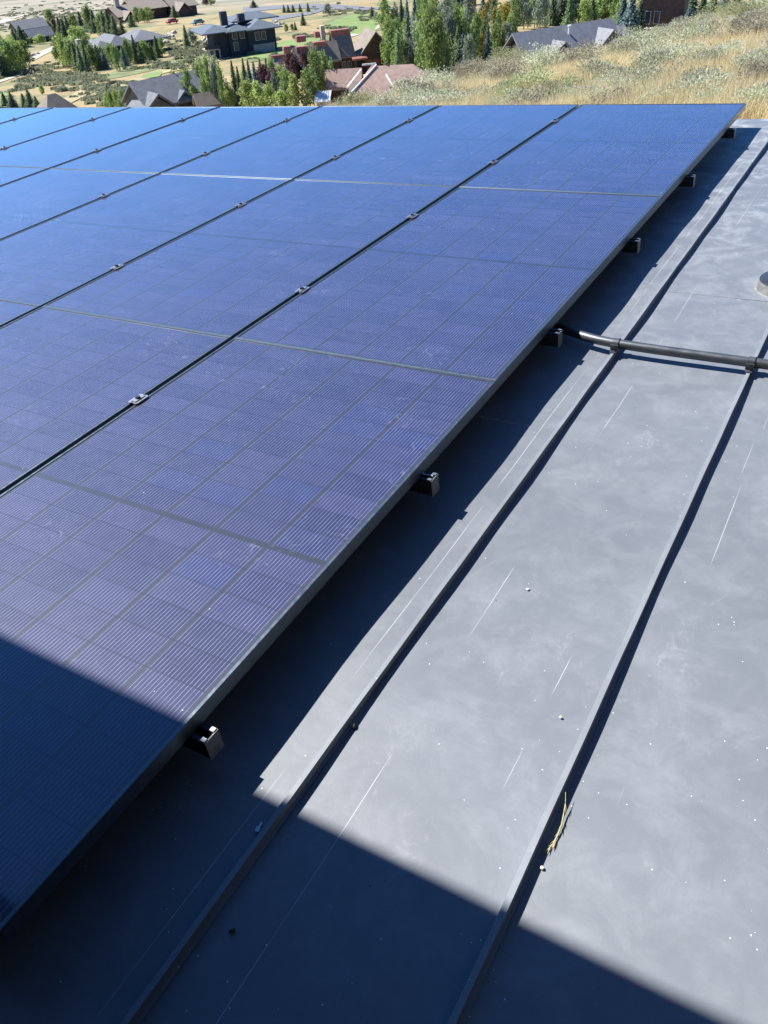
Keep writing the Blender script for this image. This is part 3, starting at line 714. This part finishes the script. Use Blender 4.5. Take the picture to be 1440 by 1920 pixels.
def crest_y(px): return np.interp(px, [c_[0] for c_ in CREST], [c_[1] for c_ in CREST])
tries = 0
while len(BX) < 118 and tries < 9000:
    tries += 1
    px = random.uniform(640, 1475); cy = crest_y(px); py = random.uniform(cy + 1, 222)
    edge = (py - cy) < 16
    # the open straw band that climbs from the roof's far edge to the upper right
    bandc_ = np.interp(px, [700, 850, 1000, 1100, 1200, 1300, 1440], [198, 186, 160, 140, 118, 100, 78])
    if abs(py - bandc_) < 13 and random.random() < .93: continue
    if abs(py - bandc_ - 42) < 7 and random.random() < .6: continue
    p, d = ground_hit(px, py)
    if p is None or d > 70: continue
    w = random.uniform(.65, 1.35) * (1.0 if edge else 1.0) * (.75 if d < 17 else 1)
    if any(math.hypot(p[0]-b_[1][0], p[1]-b_[1][1]) < (w + b_[2]) * .47 for b_ in BX): continue
    BX.append((px, p, w, d, py))
BX.sort(key=lambda q: q[0])
ZN = {}
for (px, p, w, d, py) in BX:
    cy = crest_y(px); fr = (py - cy) / max(1, (205 - cy))
    zone = 'along the crest' if fr < .33 else ('mid-slope' if fr < .66 else 'low on the slope')
    part = 'left' if px < 940 else ('middle' if px < 1190 else 'right')
    mt = random.choices(['sage', 'sage_b', 'sage_c'], [.55, .22, .23])[0]
    ZN.setdefault((zone, part, mt), []).append((px, py, w))
DS = {'sage': 'pale sagebrush', 'sage_b': 'brownish sagebrush', 'sage_c': 'yellow-green sagebrush'}
for (zone, part, mt), L_ in ZN.items():
    for i, (px, py, w) in enumerate(sorted(L_)):
        o = bush(px, py, w, random.uniform(.55, .82) * w ** .8, LM[mt])
        if o is None: continue
        tag(o, (f'{ORD[i]} ' if len(L_) > 1 else '') + f'{DS[mt]} bush' + (' from the left' if len(L_) > 1 else '') + f' {zone}, {part} part', 'bush', 'sagebrush bushes on the near hillside')
o = bush(968, 190, .55, .5, LM['flower'], 'rabbitbrush'); tag(o, 'bright yellow flowering bush just beyond the far panel edge', 'bush')
for i, (px, py, w) in enumerate([(952,106,2.2), (972,102,2.4), (994,100,2.2), (1014,99,1.9), (925,118,2.0), (820,146,1.4)]):
    o = bush(px, py, w*.8, .9, LM['shrub'], 'green_shrub')
    if o: tag(o, f'{ORD[i]} deep green shrub counted along the crest near the grey-roofed house', 'shrub', 'green shrubs on the crest')

# dry grass on the near slope: one mesh of blades
def grass(name, pts, mat, hh, w, n):
    v = []; f = []
    for (x, y, z) in pts:
        for k in range(n):
            a = random.uniform(0, 6.28); s = random.uniform(.5, 1.2); lx, ly = random.gauss(0, .09), random.gauss(0, .09)
            bx, by_ = x + random.gauss(0, .10), y + random.gauss(0, .10); dx, dy = math.cos(a)*w, math.sin(a)*w
            i = len(v); v += [(bx-dx, by_-dy, z-.02), (bx+dx, by_+dy, z-.02), (bx+lx, by_+ly, z + hh*s)]; f.append((i, i+1, i+2))
    return tag(raw(name, v, f, mat), kind='stuff')
gp = []
while len(gp) < 9000:
    px = random.uniform(620, 1500); py = random.uniform(crest_y(px), 232); p, d = ground_hit(px, py)
    if p is None or d > 72: continue
    gp.append(tuple(p))
LM['straw'] = leafmat('straw_blades', (.56,.47,.24), (.80,.70,.41), (.85,.80,.57), 2)
g = grass('dry_grass', gp, LM['straw'], .30, .007, 14); tag(g, 'golden dry grass covering the near hillside between the sagebrush', 'grass')

# far scrub on the valley floor as one mass
v, f = [], []
def scrub(px, py, k=1.0):
    p, d = valley_at(px, py)
    for _ in range(9):
        x = p[0] + random.gauss(0, .5*k); y = p[1] + random.gauss(0, .5*k); z = float(terrain(x, y)); s = random.uniform(.14, .34)*k
        for q in range(5):
            a = random.uniform(0, 6.28); i = len(v); dx, dy = math.cos(a)*s, math.sin(a)*s; ox, oy = random.gauss(0, .25), random.gauss(0, .25)
            v.extend([(x-dx+ox, y-dy+oy, z-.05), (x+dx+ox, y+dy+oy, z-.05), (x+dx*.6+ox, y+dy*.6+oy, z+s*1.3), (x-dx*.6+ox, y-dy*.6+oy, z+s*1.5)]); f.append((i, i+1, i+2, i+3))
CL = [((105,146),46,12,34),((60,160),60,16,34),((200,180),30,8,40),((240,172),35,6,45),((350,98),35,5,40),((390,96),25,4,40),((425,90),25,5,40),((470,92),22,6,30),((498,82),14,4,30),((600,88),10,4,20),((640,54),15,4,30),((580,68),12,3,20),((330,120),30,6,40),((110,28),60,12,170),((180,20),50,10,110),((70,38),50,8,130),((20,52),40,8,90),((500,76),12,3,25),((690,30),12,5,25),((150,150),30,8,40),((640,22),30,6,30),((330,85),20,8,15),((60,132),40,8,40)]
for (c0, sx, sy, n) in CL:
    for _ in range(n):
        py = random.gauss(c0[1], sy)
        if py < -15 or py > 204: continue
        scrub(random.gauss(c0[0], sx), py, random.uniform(.7, 1.5))
LM['far_scrub'] = leafmat('far_scrub', (0.156,0.168,0.096), (0.264,0.270,0.168), (0.360,0.354,0.228), .3)
tag(raw('scrub', v, f, LM['far_scrub']), 'grey-green scrub dotted over the valley floor', 'scrub', None, 'stuff')

# ------------------------------------------------------------------ houses in the valley
M['slate'] = simple('grey_shingle', (.15,.155,.165), .95, 0, .18, 1.5)
M['slate_l'] = simple('light_grey_shingle', (.21,.21,.22), .95, 0, .15, 1.5)
M['shake'] = simple('brown_shingle', (.33,.225,.18), .9, 0, .2, 2.5)
M['taupe'] = simple('taupe_shingle', (.20,.165,.13), .9, 0, .2, 1.5)
M['bluemetal'] = simple('blue_grey_metal_roof', (.075,.10,.125), .8, 0, .12, .8)
M['copper'] = simple('weathered_red_metal', (.30,.115,.085), .6, .1, .25, 2)
M['brownwall'] = simple('brown_timber_wall', (.10,.062,.045), .85, 0, .3, 2)
M['darkwall'] = simple('charcoal_wall', (.038,.042,.052), .8, 0, .2, 1)
M['greywall'] = simple('grey_brown_wall', (.15,.125,.105), .85, 0, .2, 1)
M['stone'] = simple('pale_stone', (.42,.36,.28), .9, 0, .4, 3)
M['whitemetal'] = simple('pale_metal_roof', (.60,.62,.63), .45, .2, .1, 1)
M['orange'] = simple('cedar_fascia', (.36,.15,.06), .7)
M['glasswin'] = simple('window_glass', (.03,.045,.06), .12)
M['pipe'] = simple('white_trim', (.75,.74,.70), .6)
def frame_at(px, py, rot, d=None, dz=0.):
    if d is None: p, d = valley_at(px, py)
    else:
        q = at(px, py, d); p = np.array([q[0], q[1], float(terrain(q[0], q[1]))])
    a = math.atan2(p[0], p[1])
    return Matrix.Translation((p[0], p[1], p[2] + dz)) @ Matrix.Rotation(-a + math.radians(rot), 4, 'Z'), d / 1750.0
def gable(x0, x1, y0, y1, ze, zr, axis, s, th=.25):
    """gable roof slab pair; ridge along the given axis; all numbers in px times s"""
    m = MB()
    if axis == 'x':
        ym = (y0+y1)/2; P_ = [(y0*s, ze*s), (ym*s, zr*s), (y1*s, ze*s), (y1*s, ze*s-th), (ym*s, zr*s-th*1.1), (y0*s, ze*s-th)]
        m.prism(P_, x0*s, x1*s, 0)
    else:
        xm = (x0+x1)/2; P_ = [(x0*s, ze*s), (xm*s, zr*s), (x1*s, ze*s), (x1*s, ze*s-th), (xm*s, zr*s-th*1.1), (x0*s, ze*s-th)]
        m.prism(P_, y0*s, y1*s, 1)
    return m
def gwall(x0, x1, y0, y1, ze, zr, axis, s):
    """walls with gable ends"""
    m = MB(); z0 = -8
    if axis == 'x':
        ym = (y0+y1)/2; m.prism([(y0*s, z0*s), (y1*s, z0*s), (y1*s, ze*s), (ym*s, zr*s), (y0*s, ze*s)], x0*s, x1*s, 0)
    else:
        xm = (x0+x1)/2; m.prism([(x0*s, z0*s), (x1*s, z0*s), (x1*s, ze*s), (xm*s, zr*s), (x0*s, ze*s)], y0*s, y1*s, 1)
    return m
def hip(x0, x1, y0, y1, ze, zr, s, run=.5, th=.22):
    w = (y1-y0)*run if (x1-x0) > (y1-y0) else (x1-x0)*run*.98; ym = (y0+y1)/2
    if (x1-x0) > (y1-y0): A, B = (x0+w, ym, zr), (x1-w, ym, zr)
    else: A, B = ((x0+x1)/2, y0+w, zr), ((x0+x1)/2, y1-w, zr)
    v = [(x0,y0,ze),(x1,y0,ze),(x1,y1,ze),(x0,y1,ze),A,B]
    v = [(a*s, b_*s, c_*s) for a, b_, c_ in v]; v += [(a, b_, c_-th) for a, b_, c_ in v[:4]]
    f = [(0,1,5,4),(2,3,4,5),(1,2,5),(3,0,4)] if (x1-x0) > (y1-y0) else [(0,1,4),(2,3,5),(1,2,5,4),(3,0,4,5)]
    f += [(6,9,8,7),(0,6,7,1),(1,7,8,2),(2,8,9,3),(3,9,6,0)]
    return MB().add(v, f)
def bx(x0, x1, y0, y1, z0, z1, s): return MB().box(x0*s, x1*s, y0*s, y1*s, z0*s, z1*s)
def win(par, x0, x1, y, z0, z1, s):
    w = bx(x0, x1, y-1.0, y+.2, z0, z1, s).build('window', M['pipe'], par); bx(x0+.5, x1-.5, y-1.25, y-.9, z0+.5, z1-.5, s).build('pane', M['glasswin'], w)

# grey-roofed house on the right
h, s = frame_at(1062, 100, 38, 150, 1.0); o = empty('grey_roofed_house', h)
tag(o, 'long house with grey shingle roof and two dark front gables beyond the sagebrush crest', 'house')
gwall(-118, 118, -26, 26, 14, 32, 'x', s).build('wall', M['greywall'], o)
gable(-124, 100, -36, 36, 15, 48, 'x', s).build('roof', M['slate_l'], o)
gable(100, 132, -36, 36, 8, 34, 'x', s).build('roof', M['slate_l'], o)
for gx0, gx1, zr in ((-72, -22, 31), (30, 92, 38)):
    gwall(gx0+4, gx1-4, -50, -20, 10, zr-4, 'y', s).build('wall', M['greywall'], o)
    gable(gx0, gx1, -56, 0, 11, zr, 'y', s).build('roof', M['slate_l'], o)
ch = MB().tube([(-8*s, -14*s, 24*s), (-8*s, -14*s, 46*s)], 2.2*s, 10).tube([(-8*s, -14*s, 46*s), (-8*s, -14*s, 49*s)], 3.2*s, 10).build('chimney', M['pipe'], o)
for x in (-14, 2, 14): win(o, x, x+8, -26, -2, 9, s)

# big brown shingled house
h, s = frame_at(715, 200, -4, 96, 0); o = empty('brown_roofed_house', h)
tag(o, 'large house with sprawling brown shingle roof and white flashing strips, nearest below the array', 'house')
gwall(-60, 110, -58, 58, 8, 40, 'x', s).build('wall', M['greywall'], o)
hip(-75, 135, -70, 70, 10, 64, s, .5).build('roof', M['shake'], o)
hip(-58, 30, 20, 110, 12, 60, s, .5).build('roof', M['shake'], o)
gwall(-100, -40, 8, 52, 30, 50, 'x', s).build('wall', M['brownwall'], o)
g1 = gable(-108, -36, 0, 60, 30, 58, 'x', s).build('roof', M['shake'], o)
MB().prism([(0,30*s-.25),(30*s,58*s-.25),(60*s,30*s-.25),(60*s,30*s-.7),(30*s,58*s-.7),(0,30*s-.7)], -109.5*s, -108.2*s, 0).build('fascia', M['orange'], o)
def strip(p, q, w, name='flashing'):
    a, b_ = Vector(p)*s, Vector(q)*s; d = (b_-a).normalized(); n_ = d.cross(Vector((0,0,1))).normalized()*w*s; up_ = Vector((0,0,.16))
    v = [a-n_, a+n_, b_+n_, b_-n_]; v = v + [x+up_ for x in v]
    MB().add(v, [(0,3,2,1),(4,5,6,7),(0,1,5,4),(1,2,6,5),(2,3,7,6),(3,0,4,7)]).build(name, M['pipe'], o)
strip((-5, 0, 64.3), (-75, -70, 10.3), .8); strip((14, -18, 50.2), (46, -70, 10.4), 1.1); strip((72, -30, 41), (84, -48, 27.2), 1.0); strip((-36, 10, 56), (-62, -30, 33), 1.2); strip((-36, 44, 59), (-8, 30, 62), 1.2)
MB().tube([(14*s, 2*s, 58*s), (14*s, 2*s, 69*s)], 2.2*s, 8).build('roof_vent', M['cap'], o)
bx(-66, -44, -58, -30, -6, 16, s).build('stone_wall', M['stone'], o)
h2, s2 = frame_at(608, 206, -10, 92, .55); o2 = empty('metal_roofed_porch', h2)
tag(o2, 'small outbuilding with pale standing-seam metal roof left of the brown roof', 'outbuilding')
bx(-12, 12, -10, 12, -4, 9, s2).build('wall', M['stone'], o2)
m = MB(); m.add([(-15*s2,-16*s2,9*s2),(15*s2,-16*s2,9*s2),(15*s2,16*s2,22*s2),(-15*s2,16*s2,22*s2),(-15*s2,-16*s2,8*s2),(15*s2,-16*s2,8*s2),(15*s2,16*s2,21*s2),(-15*s2,16*s2,21*s2)], [(0,1,2,3),(4,7,6,5),(0,4,5,1),(1,5,6,2),(2,6,7,3),(3,7,4,0)])
for k in range(7):
    x = -15 + 5*k; m.add([((x-.4)*s2,-16*s2,9*s2),((x+.4)*s2,-16*s2,9*s2),((x+.4)*s2,16*s2,22*s2),((x-.4)*s2,16*s2,22*s2),((x-.4)*s2,-16*s2,10.2*s2),((x+.4)*s2,-16*s2,10.2*s2),((x+.4)*s2,16*s2,23.2*s2),((x-.4)*s2,16*s2,23.2*s2)], [(4,5,6,7),(0,1,5,4),(1,2,6,5),(2,3,7,6),(3,0,4,7)])
m.build('roof', M['whitemetal'], o2)

# red-trimmed house with clerestories
h, s = frame_at(618, 130, 14, 150, 0); s *= 1.12; o = empty('red_trimmed_house', h)
tag(o, 'rambling brown house with taupe gables and red metal roof monitors by the golf green', 'house')
for (x0, x1, y0, y1, ze, zr, ax) in ((-100,-62,-10,34,18,40,'x'), (-58,-20,-6,34,20,46,'x'), (-28,16,-22,18,26,52,'x'), (10,44,-12,40,28,64,'x'), (52,112,-12,44,28,60,'y')):
    gwall(x0+3, x1-3, y0+3, y1-3, ze, zr-3, ax, s).build('wall', M['brownwall'], o)
    gable(x0, x1, y0-4, y1+4, ze, zr, ax, s).build('roof', M['taupe'], o)
for (x0, x1, y, z) in ((-98,-74,6,38), (-52,-34,8,46), (-26,-4,-8,52), (10,42,8,64), (-70,-58,26,46), (-44,-28,34,58), (-12,6,30,62)):
    bx(x0, x1, y, y+12, z-8, z+1, s).build('roof_monitor', M['copper'], o)
bx(-4, 3, 20, 30, 40, 72, s).build('chimney', M['stone'], o)
gable(36, 62, -24, 10, 24, 30, 'x', s).build('porch_roof', M['copper'], o)
for x in (38, 58): bx(x, x+2.5, -22, -19, -6, 24, s).build('post', M['brownwall'], o)
for x in (20, 30): win(o, x, x+7, -9, 4, 20, s)
bx(64, 88, -10.2, -8.4, -4, 18, s).build('garage_door', M['copper'], o)

# dark blue house
h, s = frame_at(452, 72, 16, 210, 0); o = empty('dark_modern_house', h)
tag(o, 'dark charcoal house with blue-grey hip roofs and two black chimneys', 'house')
for (x0, x1, y0, y1, zt) in ((-54,-24,-8,40,46), (-26,10,-14,36,46), (8,62,-18,40,44)):
    bx(x0, x1, y0, y1, -8, zt, s).build('wall', M['darkwall'], o)
for (x0, x1, y0, y1, ze, zr) in ((-80,-18,-30,60,44,53), (-36,14,-34,56,43,52), (2,72,-36,60,42,54), (-10,84,14,84,53,62)):
    hip(x0, x1, y0, y1, ze, zr, s, .45).build('roof', M['bluemetal'], o)
bx(-32, -20, 0, 10, 50, 72, s).build('chimney', M['darkwall'], o); bx(2, 14, 4, 14, 52, 65, s).build('chimney', M['darkwall'], o)
bx(-74, -50, -20, 8, 16, 18, s).build('terrace', M['stone'], o)
for x in (-72, -60, -50): bx(x, x+2.5, -18, -15.5, -8, 16, s).build('post', M['stone'], o)
for x in (-72, -66, -60, -54): bx(x, x+1.2, -20, -18.8, 18, 46, s).build('post', M['darkwall'], o)
bx(-76, -48, -20.4, -19.6, 18.2, 24, s).build('railing', M['darkwall'], o)
for x, z0, z1 in ((-20,10,24), (-20,28,42), (-6,28,42), (22,22,36), (34,22,36)): win(o, x, x+9, (-14 if x < 8 else -18), z0, z1, s)
bx(16, 58, -19, -17.9, -6, 16, s).build('stone_base', M['stone'], o)

# grey gabled house lower left
h, s = frame_at(318, 206, 26, 108, 0); o = empty('grey_gabled_house', h)
tag(o, 'brown house with grey roof, a front gable at its left and a ridge climbing right', 'house')
gwall(-56, 78, -22, 60, 26, 54, 'x', s).build('wall', M['greywall'], o)
gable(-62, 84, -36, 74, 24, 62, 'x', s).build('roof', M['slate'], o)
gwall(-64, -12, -40, 10, 20, 38, 'y', s).build('wall', M['greywall'], o)
gable(-74, -2, -46, 30, 19, 46, 'y', s).build('roof', M['slate'], o)
gable(4, 40, -34, 30, 26, 40, 'y', s).build('roof', M['bluemetal'], o)
bx(44, 66, -30, -12, 18, 21, s).build('awning', M['pipe'], o)
bx(44, 66, -22, -12, -8, 18, s).build('wall', M['darkwall'], o)
for x in (-46, -36): win(o, x, x+7, -40, 6, 18, s)
h, s = frame_at(315, 138, 10, 150, 0); o = empty('flat_topped_pavilion', h)
tag(o, 'small pale pavilion with white flat top beside the round lawn', 'pavilion')
for x in (-9, 8): bx(x, x+3, -5, 5, -3, 11, s).build('post', M['stone'], o)
bx(-6, 8, 1, 4, -3, 8, s).build('wall', M['darkwall'], o)
bx(-11, 12, -7, 7, 11, 13.5, s).build('roof', M['pipe'], o)
h, s = frame_at(400, 200, 10, 104, 0); o = empty('taupe_roofed_shed', h)
tag(o, 'low building with taupe roof half hidden by trees right of the grey gabled house', 'building')
gwall(-30, 50, -8, 20, 14, 26, 'x', s).build('wall', M['brownwall'], o); gable(-34, 54, -14, 26, 14, 34, 'x', s).build('roof', M['taupe'], o)

h, s = frame_at(112, 212, 24, 100, 1.0); o = empty('small_brown_roofed_house', h)
tag(o, 'brown-grey hip roof with a white gable peeking above the array at lower left', 'house')
bx(-26, 24, -10, 30, -8, 20, s).build('wall', M['darkwall'], o); hip(-36, 34, -22, 42, 20, 50, s, .42).build('roof', M['taupe'], o)
gable(-22, -2, -28, 6, 16, 32, 'y', s).build('roof', M['slate_l'], o)
gwall(-20, -4, -26, -10, 14, 28, 'y', s).build('wall', M['pipe'], o)

h, s = frame_at(225, 108, 24, None, 0); o = empty('low_grey_house', h)
tag(o, 'long low house with grey hip roofs behind the row of spruces', 'house')
for (x0, x1, y0, y1, zt) in ((-74,-44,-8,20,15), (-40,8,-6,28,23), (20,82,-6,30,23)): bx(x0, x1, y0, y1, -8, zt, s).build('wall', M['brownwall'], o)
for (x0, x1, y0, y1, ze, zr) in ((-90,-50,-24,36,14,22), (-54,-10,-24,54,22,33), (-30,24,-30,60,24,38), (18,96,-24,60,24,38)): hip(x0, x1, y0, y1, ze, zr, s, .42).build('roof', M['slate'], o)
bx(-70, -60, 6, 16, 20, 38, s).build('chimney', M['stone'], o)
for x in (-20, 30, 50): win(o, x, x+8, -6, 6, 18, s)
h, s = frame_at(70, 80, 20, None, 0); o = empty('two_roofed_house', h)
tag(o, 'dark house with two stacked grey roofs in the left trees', 'house')
bx(-26, 24, 0, 24, -8, 22, s).build('wall', M['darkwall'], o); gable(-32, 26, -8, 34, 22, 34, 'x', s).build('roof', M['slate'], o)
bx(-16, 18, -24, 0, -8, 10, s).build('wall', M['darkwall'], o); gable(-22, 24, -30, -2, 10, 22, 'x', s).build('roof', M['slate_l'], o)
h, s = frame_at(290, 34, 22, None, 0); o = empty('long_brown_grey_house', h)
tag(o, 'long brown-grey house with several gables at the top left', 'house')
for (x0, x1, y0, y1, ze, zr, ax) in ((-76,-30,-20,50,12,26,'x'), (-36,30,0,70,16,30,'x'), (28,82,-16,54,14,30,'x'), (30,58,-38,10,10,22,'y'), (-70,-44,-34,10,8,20,'y')):
    gwall(x0+3, x1-3, y0+3, y1-3, ze, zr-3, ax, s).build('wall', M['brownwall'], o); gable(x0, x1, y0-4, y1+4, ze, zr, ax, s).build('roof', M['taupe'], o)
bx(-64, -56, 8, 16, 24, 40, s).build('chimney', M['stone'], o)
h, s = frame_at(1236, 40, -10, 190, 0); o = empty('dark_timber_house', h)
tag(o, 'dark timber house half hidden behind spruces at the top right', 'house')
bx(-34, 40, 2, 40, -8, 66, s).build('wall', M['brownwall'], o); gable(-44, 50, -2, 52, 66, 88, 'x', s).build('roof', M['taupe'], o)
bx(-30, 4, -18, 0, 14, 17, s).build('terrace', M['stone'], o)
for x in (-26, -10): win(o, x, x+10, 0, 22, 42, s)
h, s = frame_at(868, 14, 20, 330, 0); o = empty('pink_roofed_house', h)
tag(o, 'far small house with pinkish roof among the trees at the top centre', 'house')
bx(-26, 26, 0, 24, -8, 14, s).build('wall', M['darkwall'], o); gable(-32, 32, -8, 34, 14, 30, 'x', s).build('roof', M['copper'], o)

# vehicles
def car(px, py, rot, d, paint, label, L_=4.6, W_=1.85, H_=1.55, cabin=(.22, .88), name='parked_car', roofp=None):
    p = at(px, py, d); z = float(terrain(p[0], p[1])) + .2; a = math.atan2(p[0], p[1])
    o = empty(name, Matrix.Translation((p[0], p[1], z)) @ Matrix.Rotation(-a + math.radians(rot), 4, 'Z')); tag(o, label, 'car' if 'van' not in name else 'van')
    w = W_/2
    MB().prism([(-L_/2,.35), (-L_/2,.78), (-L_/2+.15,.95), (L_/2-.2,.98), (L_/2,.8), (L_/2,.35)], -w, w, 1).build('body', paint, o)
    x0, x1 = -L_/2 + cabin[0]*L_, -L_/2 + cabin[1]*L_
    MB().prism([(x0,.97), (x0+.55,H_-.06), (x1-.35,H_-.06), (x1,.97)], -w*.9, w*.9, 1).build('window_band', M['glasswin'], o)
    MB().prism([(x0+.5,H_-.06), (x0+.6,H_), (x1-.4,H_), (x1-.3,H_-.06)], -w*.88, w*.88, 1).build('roof', paint, o)
    for x in (-L_*.31, L_*.31):
        for sy in (-1, 1): MB().tube([(x, sy*(w-.2), .33), (x, sy*(w+.02), .33)], .33, 14).build('wheel', M['black'], o)
    for sy in (-1, 1): bx(-L_/2-.02, -L_/2+.05, sy*.62-.15, sy*.62+.15, .65, .8, 1).build('headlight', M['pipe'], o)
    return o
PB = simple('blue_car_paint', (.03,.05,.09), .25); PG = simple('grey_car_paint', (.10,.105,.11), .3); PWt = simple('white_car_paint', (.75,.75,.75), .35); PR = simple('red_car_paint', (.45,.05,.04), .35); PT = simple('teal_car_paint', (.10,.25,.25), .35)
car(603, 121, 70, 138, PG, 'dark grey car parked nearest on the drive before the red-trimmed house', name='parked_car')
car(601, 113, 76, 148, PB, 'dark blue car parked behind the grey one under the red porch roof')
car(433, 14, 20, 330, PWt, 'white van parked by the road above the dark modern house', 5.4, 2.1, 2.3, (.1, .96), 'parked_van')
car(316, 8, 30, 360, PR, 'red car at the top edge by the long brown-grey house')
car(366, 14, 30, 345, PT, 'teal car left of the white van near the top edge')
# boulders
def rock(px, py, r_, label, mat=None, grp='boulders by the valley houses'):
    p, d = valley_at(px, py); bm = bmesh.new(); bmesh.ops.create_icosphere(bm, subdivisions=2, radius=1)
    for v_ in bm.verts: v_.co *= 1 + random.uniform(-.22, .22); v_.co.z *= .65
    me = bpy.data.meshes.new('boulder'); bm.to_mesh(me); bm.free(); o = obj('boulder', me, mat or M['boulder']); o.location = (p[0], p[1], p[2] + r_*.3); o.scale = (r_, r_, r_); o.rotation_euler = (0, 0, random.uniform(0, 6)); tag(o, label, 'boulder', grp)
M['boulder'] = simple('pale_boulder', (.42,.37,.30), .9, 0, .2, 2)
for i, (px, py, r_) in enumerate([(388,80,1.2),(394,83,1.4),(401,82,1.3),(408,81,1.0),(413,84,.8),(446,75,1.2),(453,76,1.0)]): rock(px, py, r_, f'{ORD[i]} pale boulder from the left at the foot of the dark modern house')
for i, (px, py, r_) in enumerate([(500,50,.9),(508,48,.9),(515,50,.8),(523,47,.8),(530,46,.8),(518,42,.7),(505,54,.7)]): rock(px, py, r_, f'pale boulder number {i+1} from the left in the garden right of the dark modern house'.replace(f'number {i+1}', ORD[i]))
for i, (px, py, r_) in enumerate([(652,116,1.2),(662,112,1.4),(676,108,1.3),(700,108,1.2),(708,112,1.0)]): rock(px, py, r_, f'{ORD[i]} cream boulder from the left along the drive of the red-trimmed house')
for i, (px, py, r_) in enumerate([(318,64,1.0),(322,70,1.1),(316,76,1.0),(326,60,1.0),(312,84,.9)]): rock(px, py, r_, f'{ORD[i]} pale rock from the top in the strip right of the low grey house')
for i, (px, py, r_) in enumerate([(126,122,1.0),(133,122,.9),(62,106,.9),(70,103,.8)]): rock(px, py, r_, f'{ORD[i]} pale rock among the left trees by the gravel track')
for i, (px, py, d_) in enumerate([(1236,38,120),(1240,34,120),(1252,30,120),(1262,28,120),(1268,30,120)]): rock(px, py, .9, f'{ORD[i]} cream rock from the left below the dark timber house')
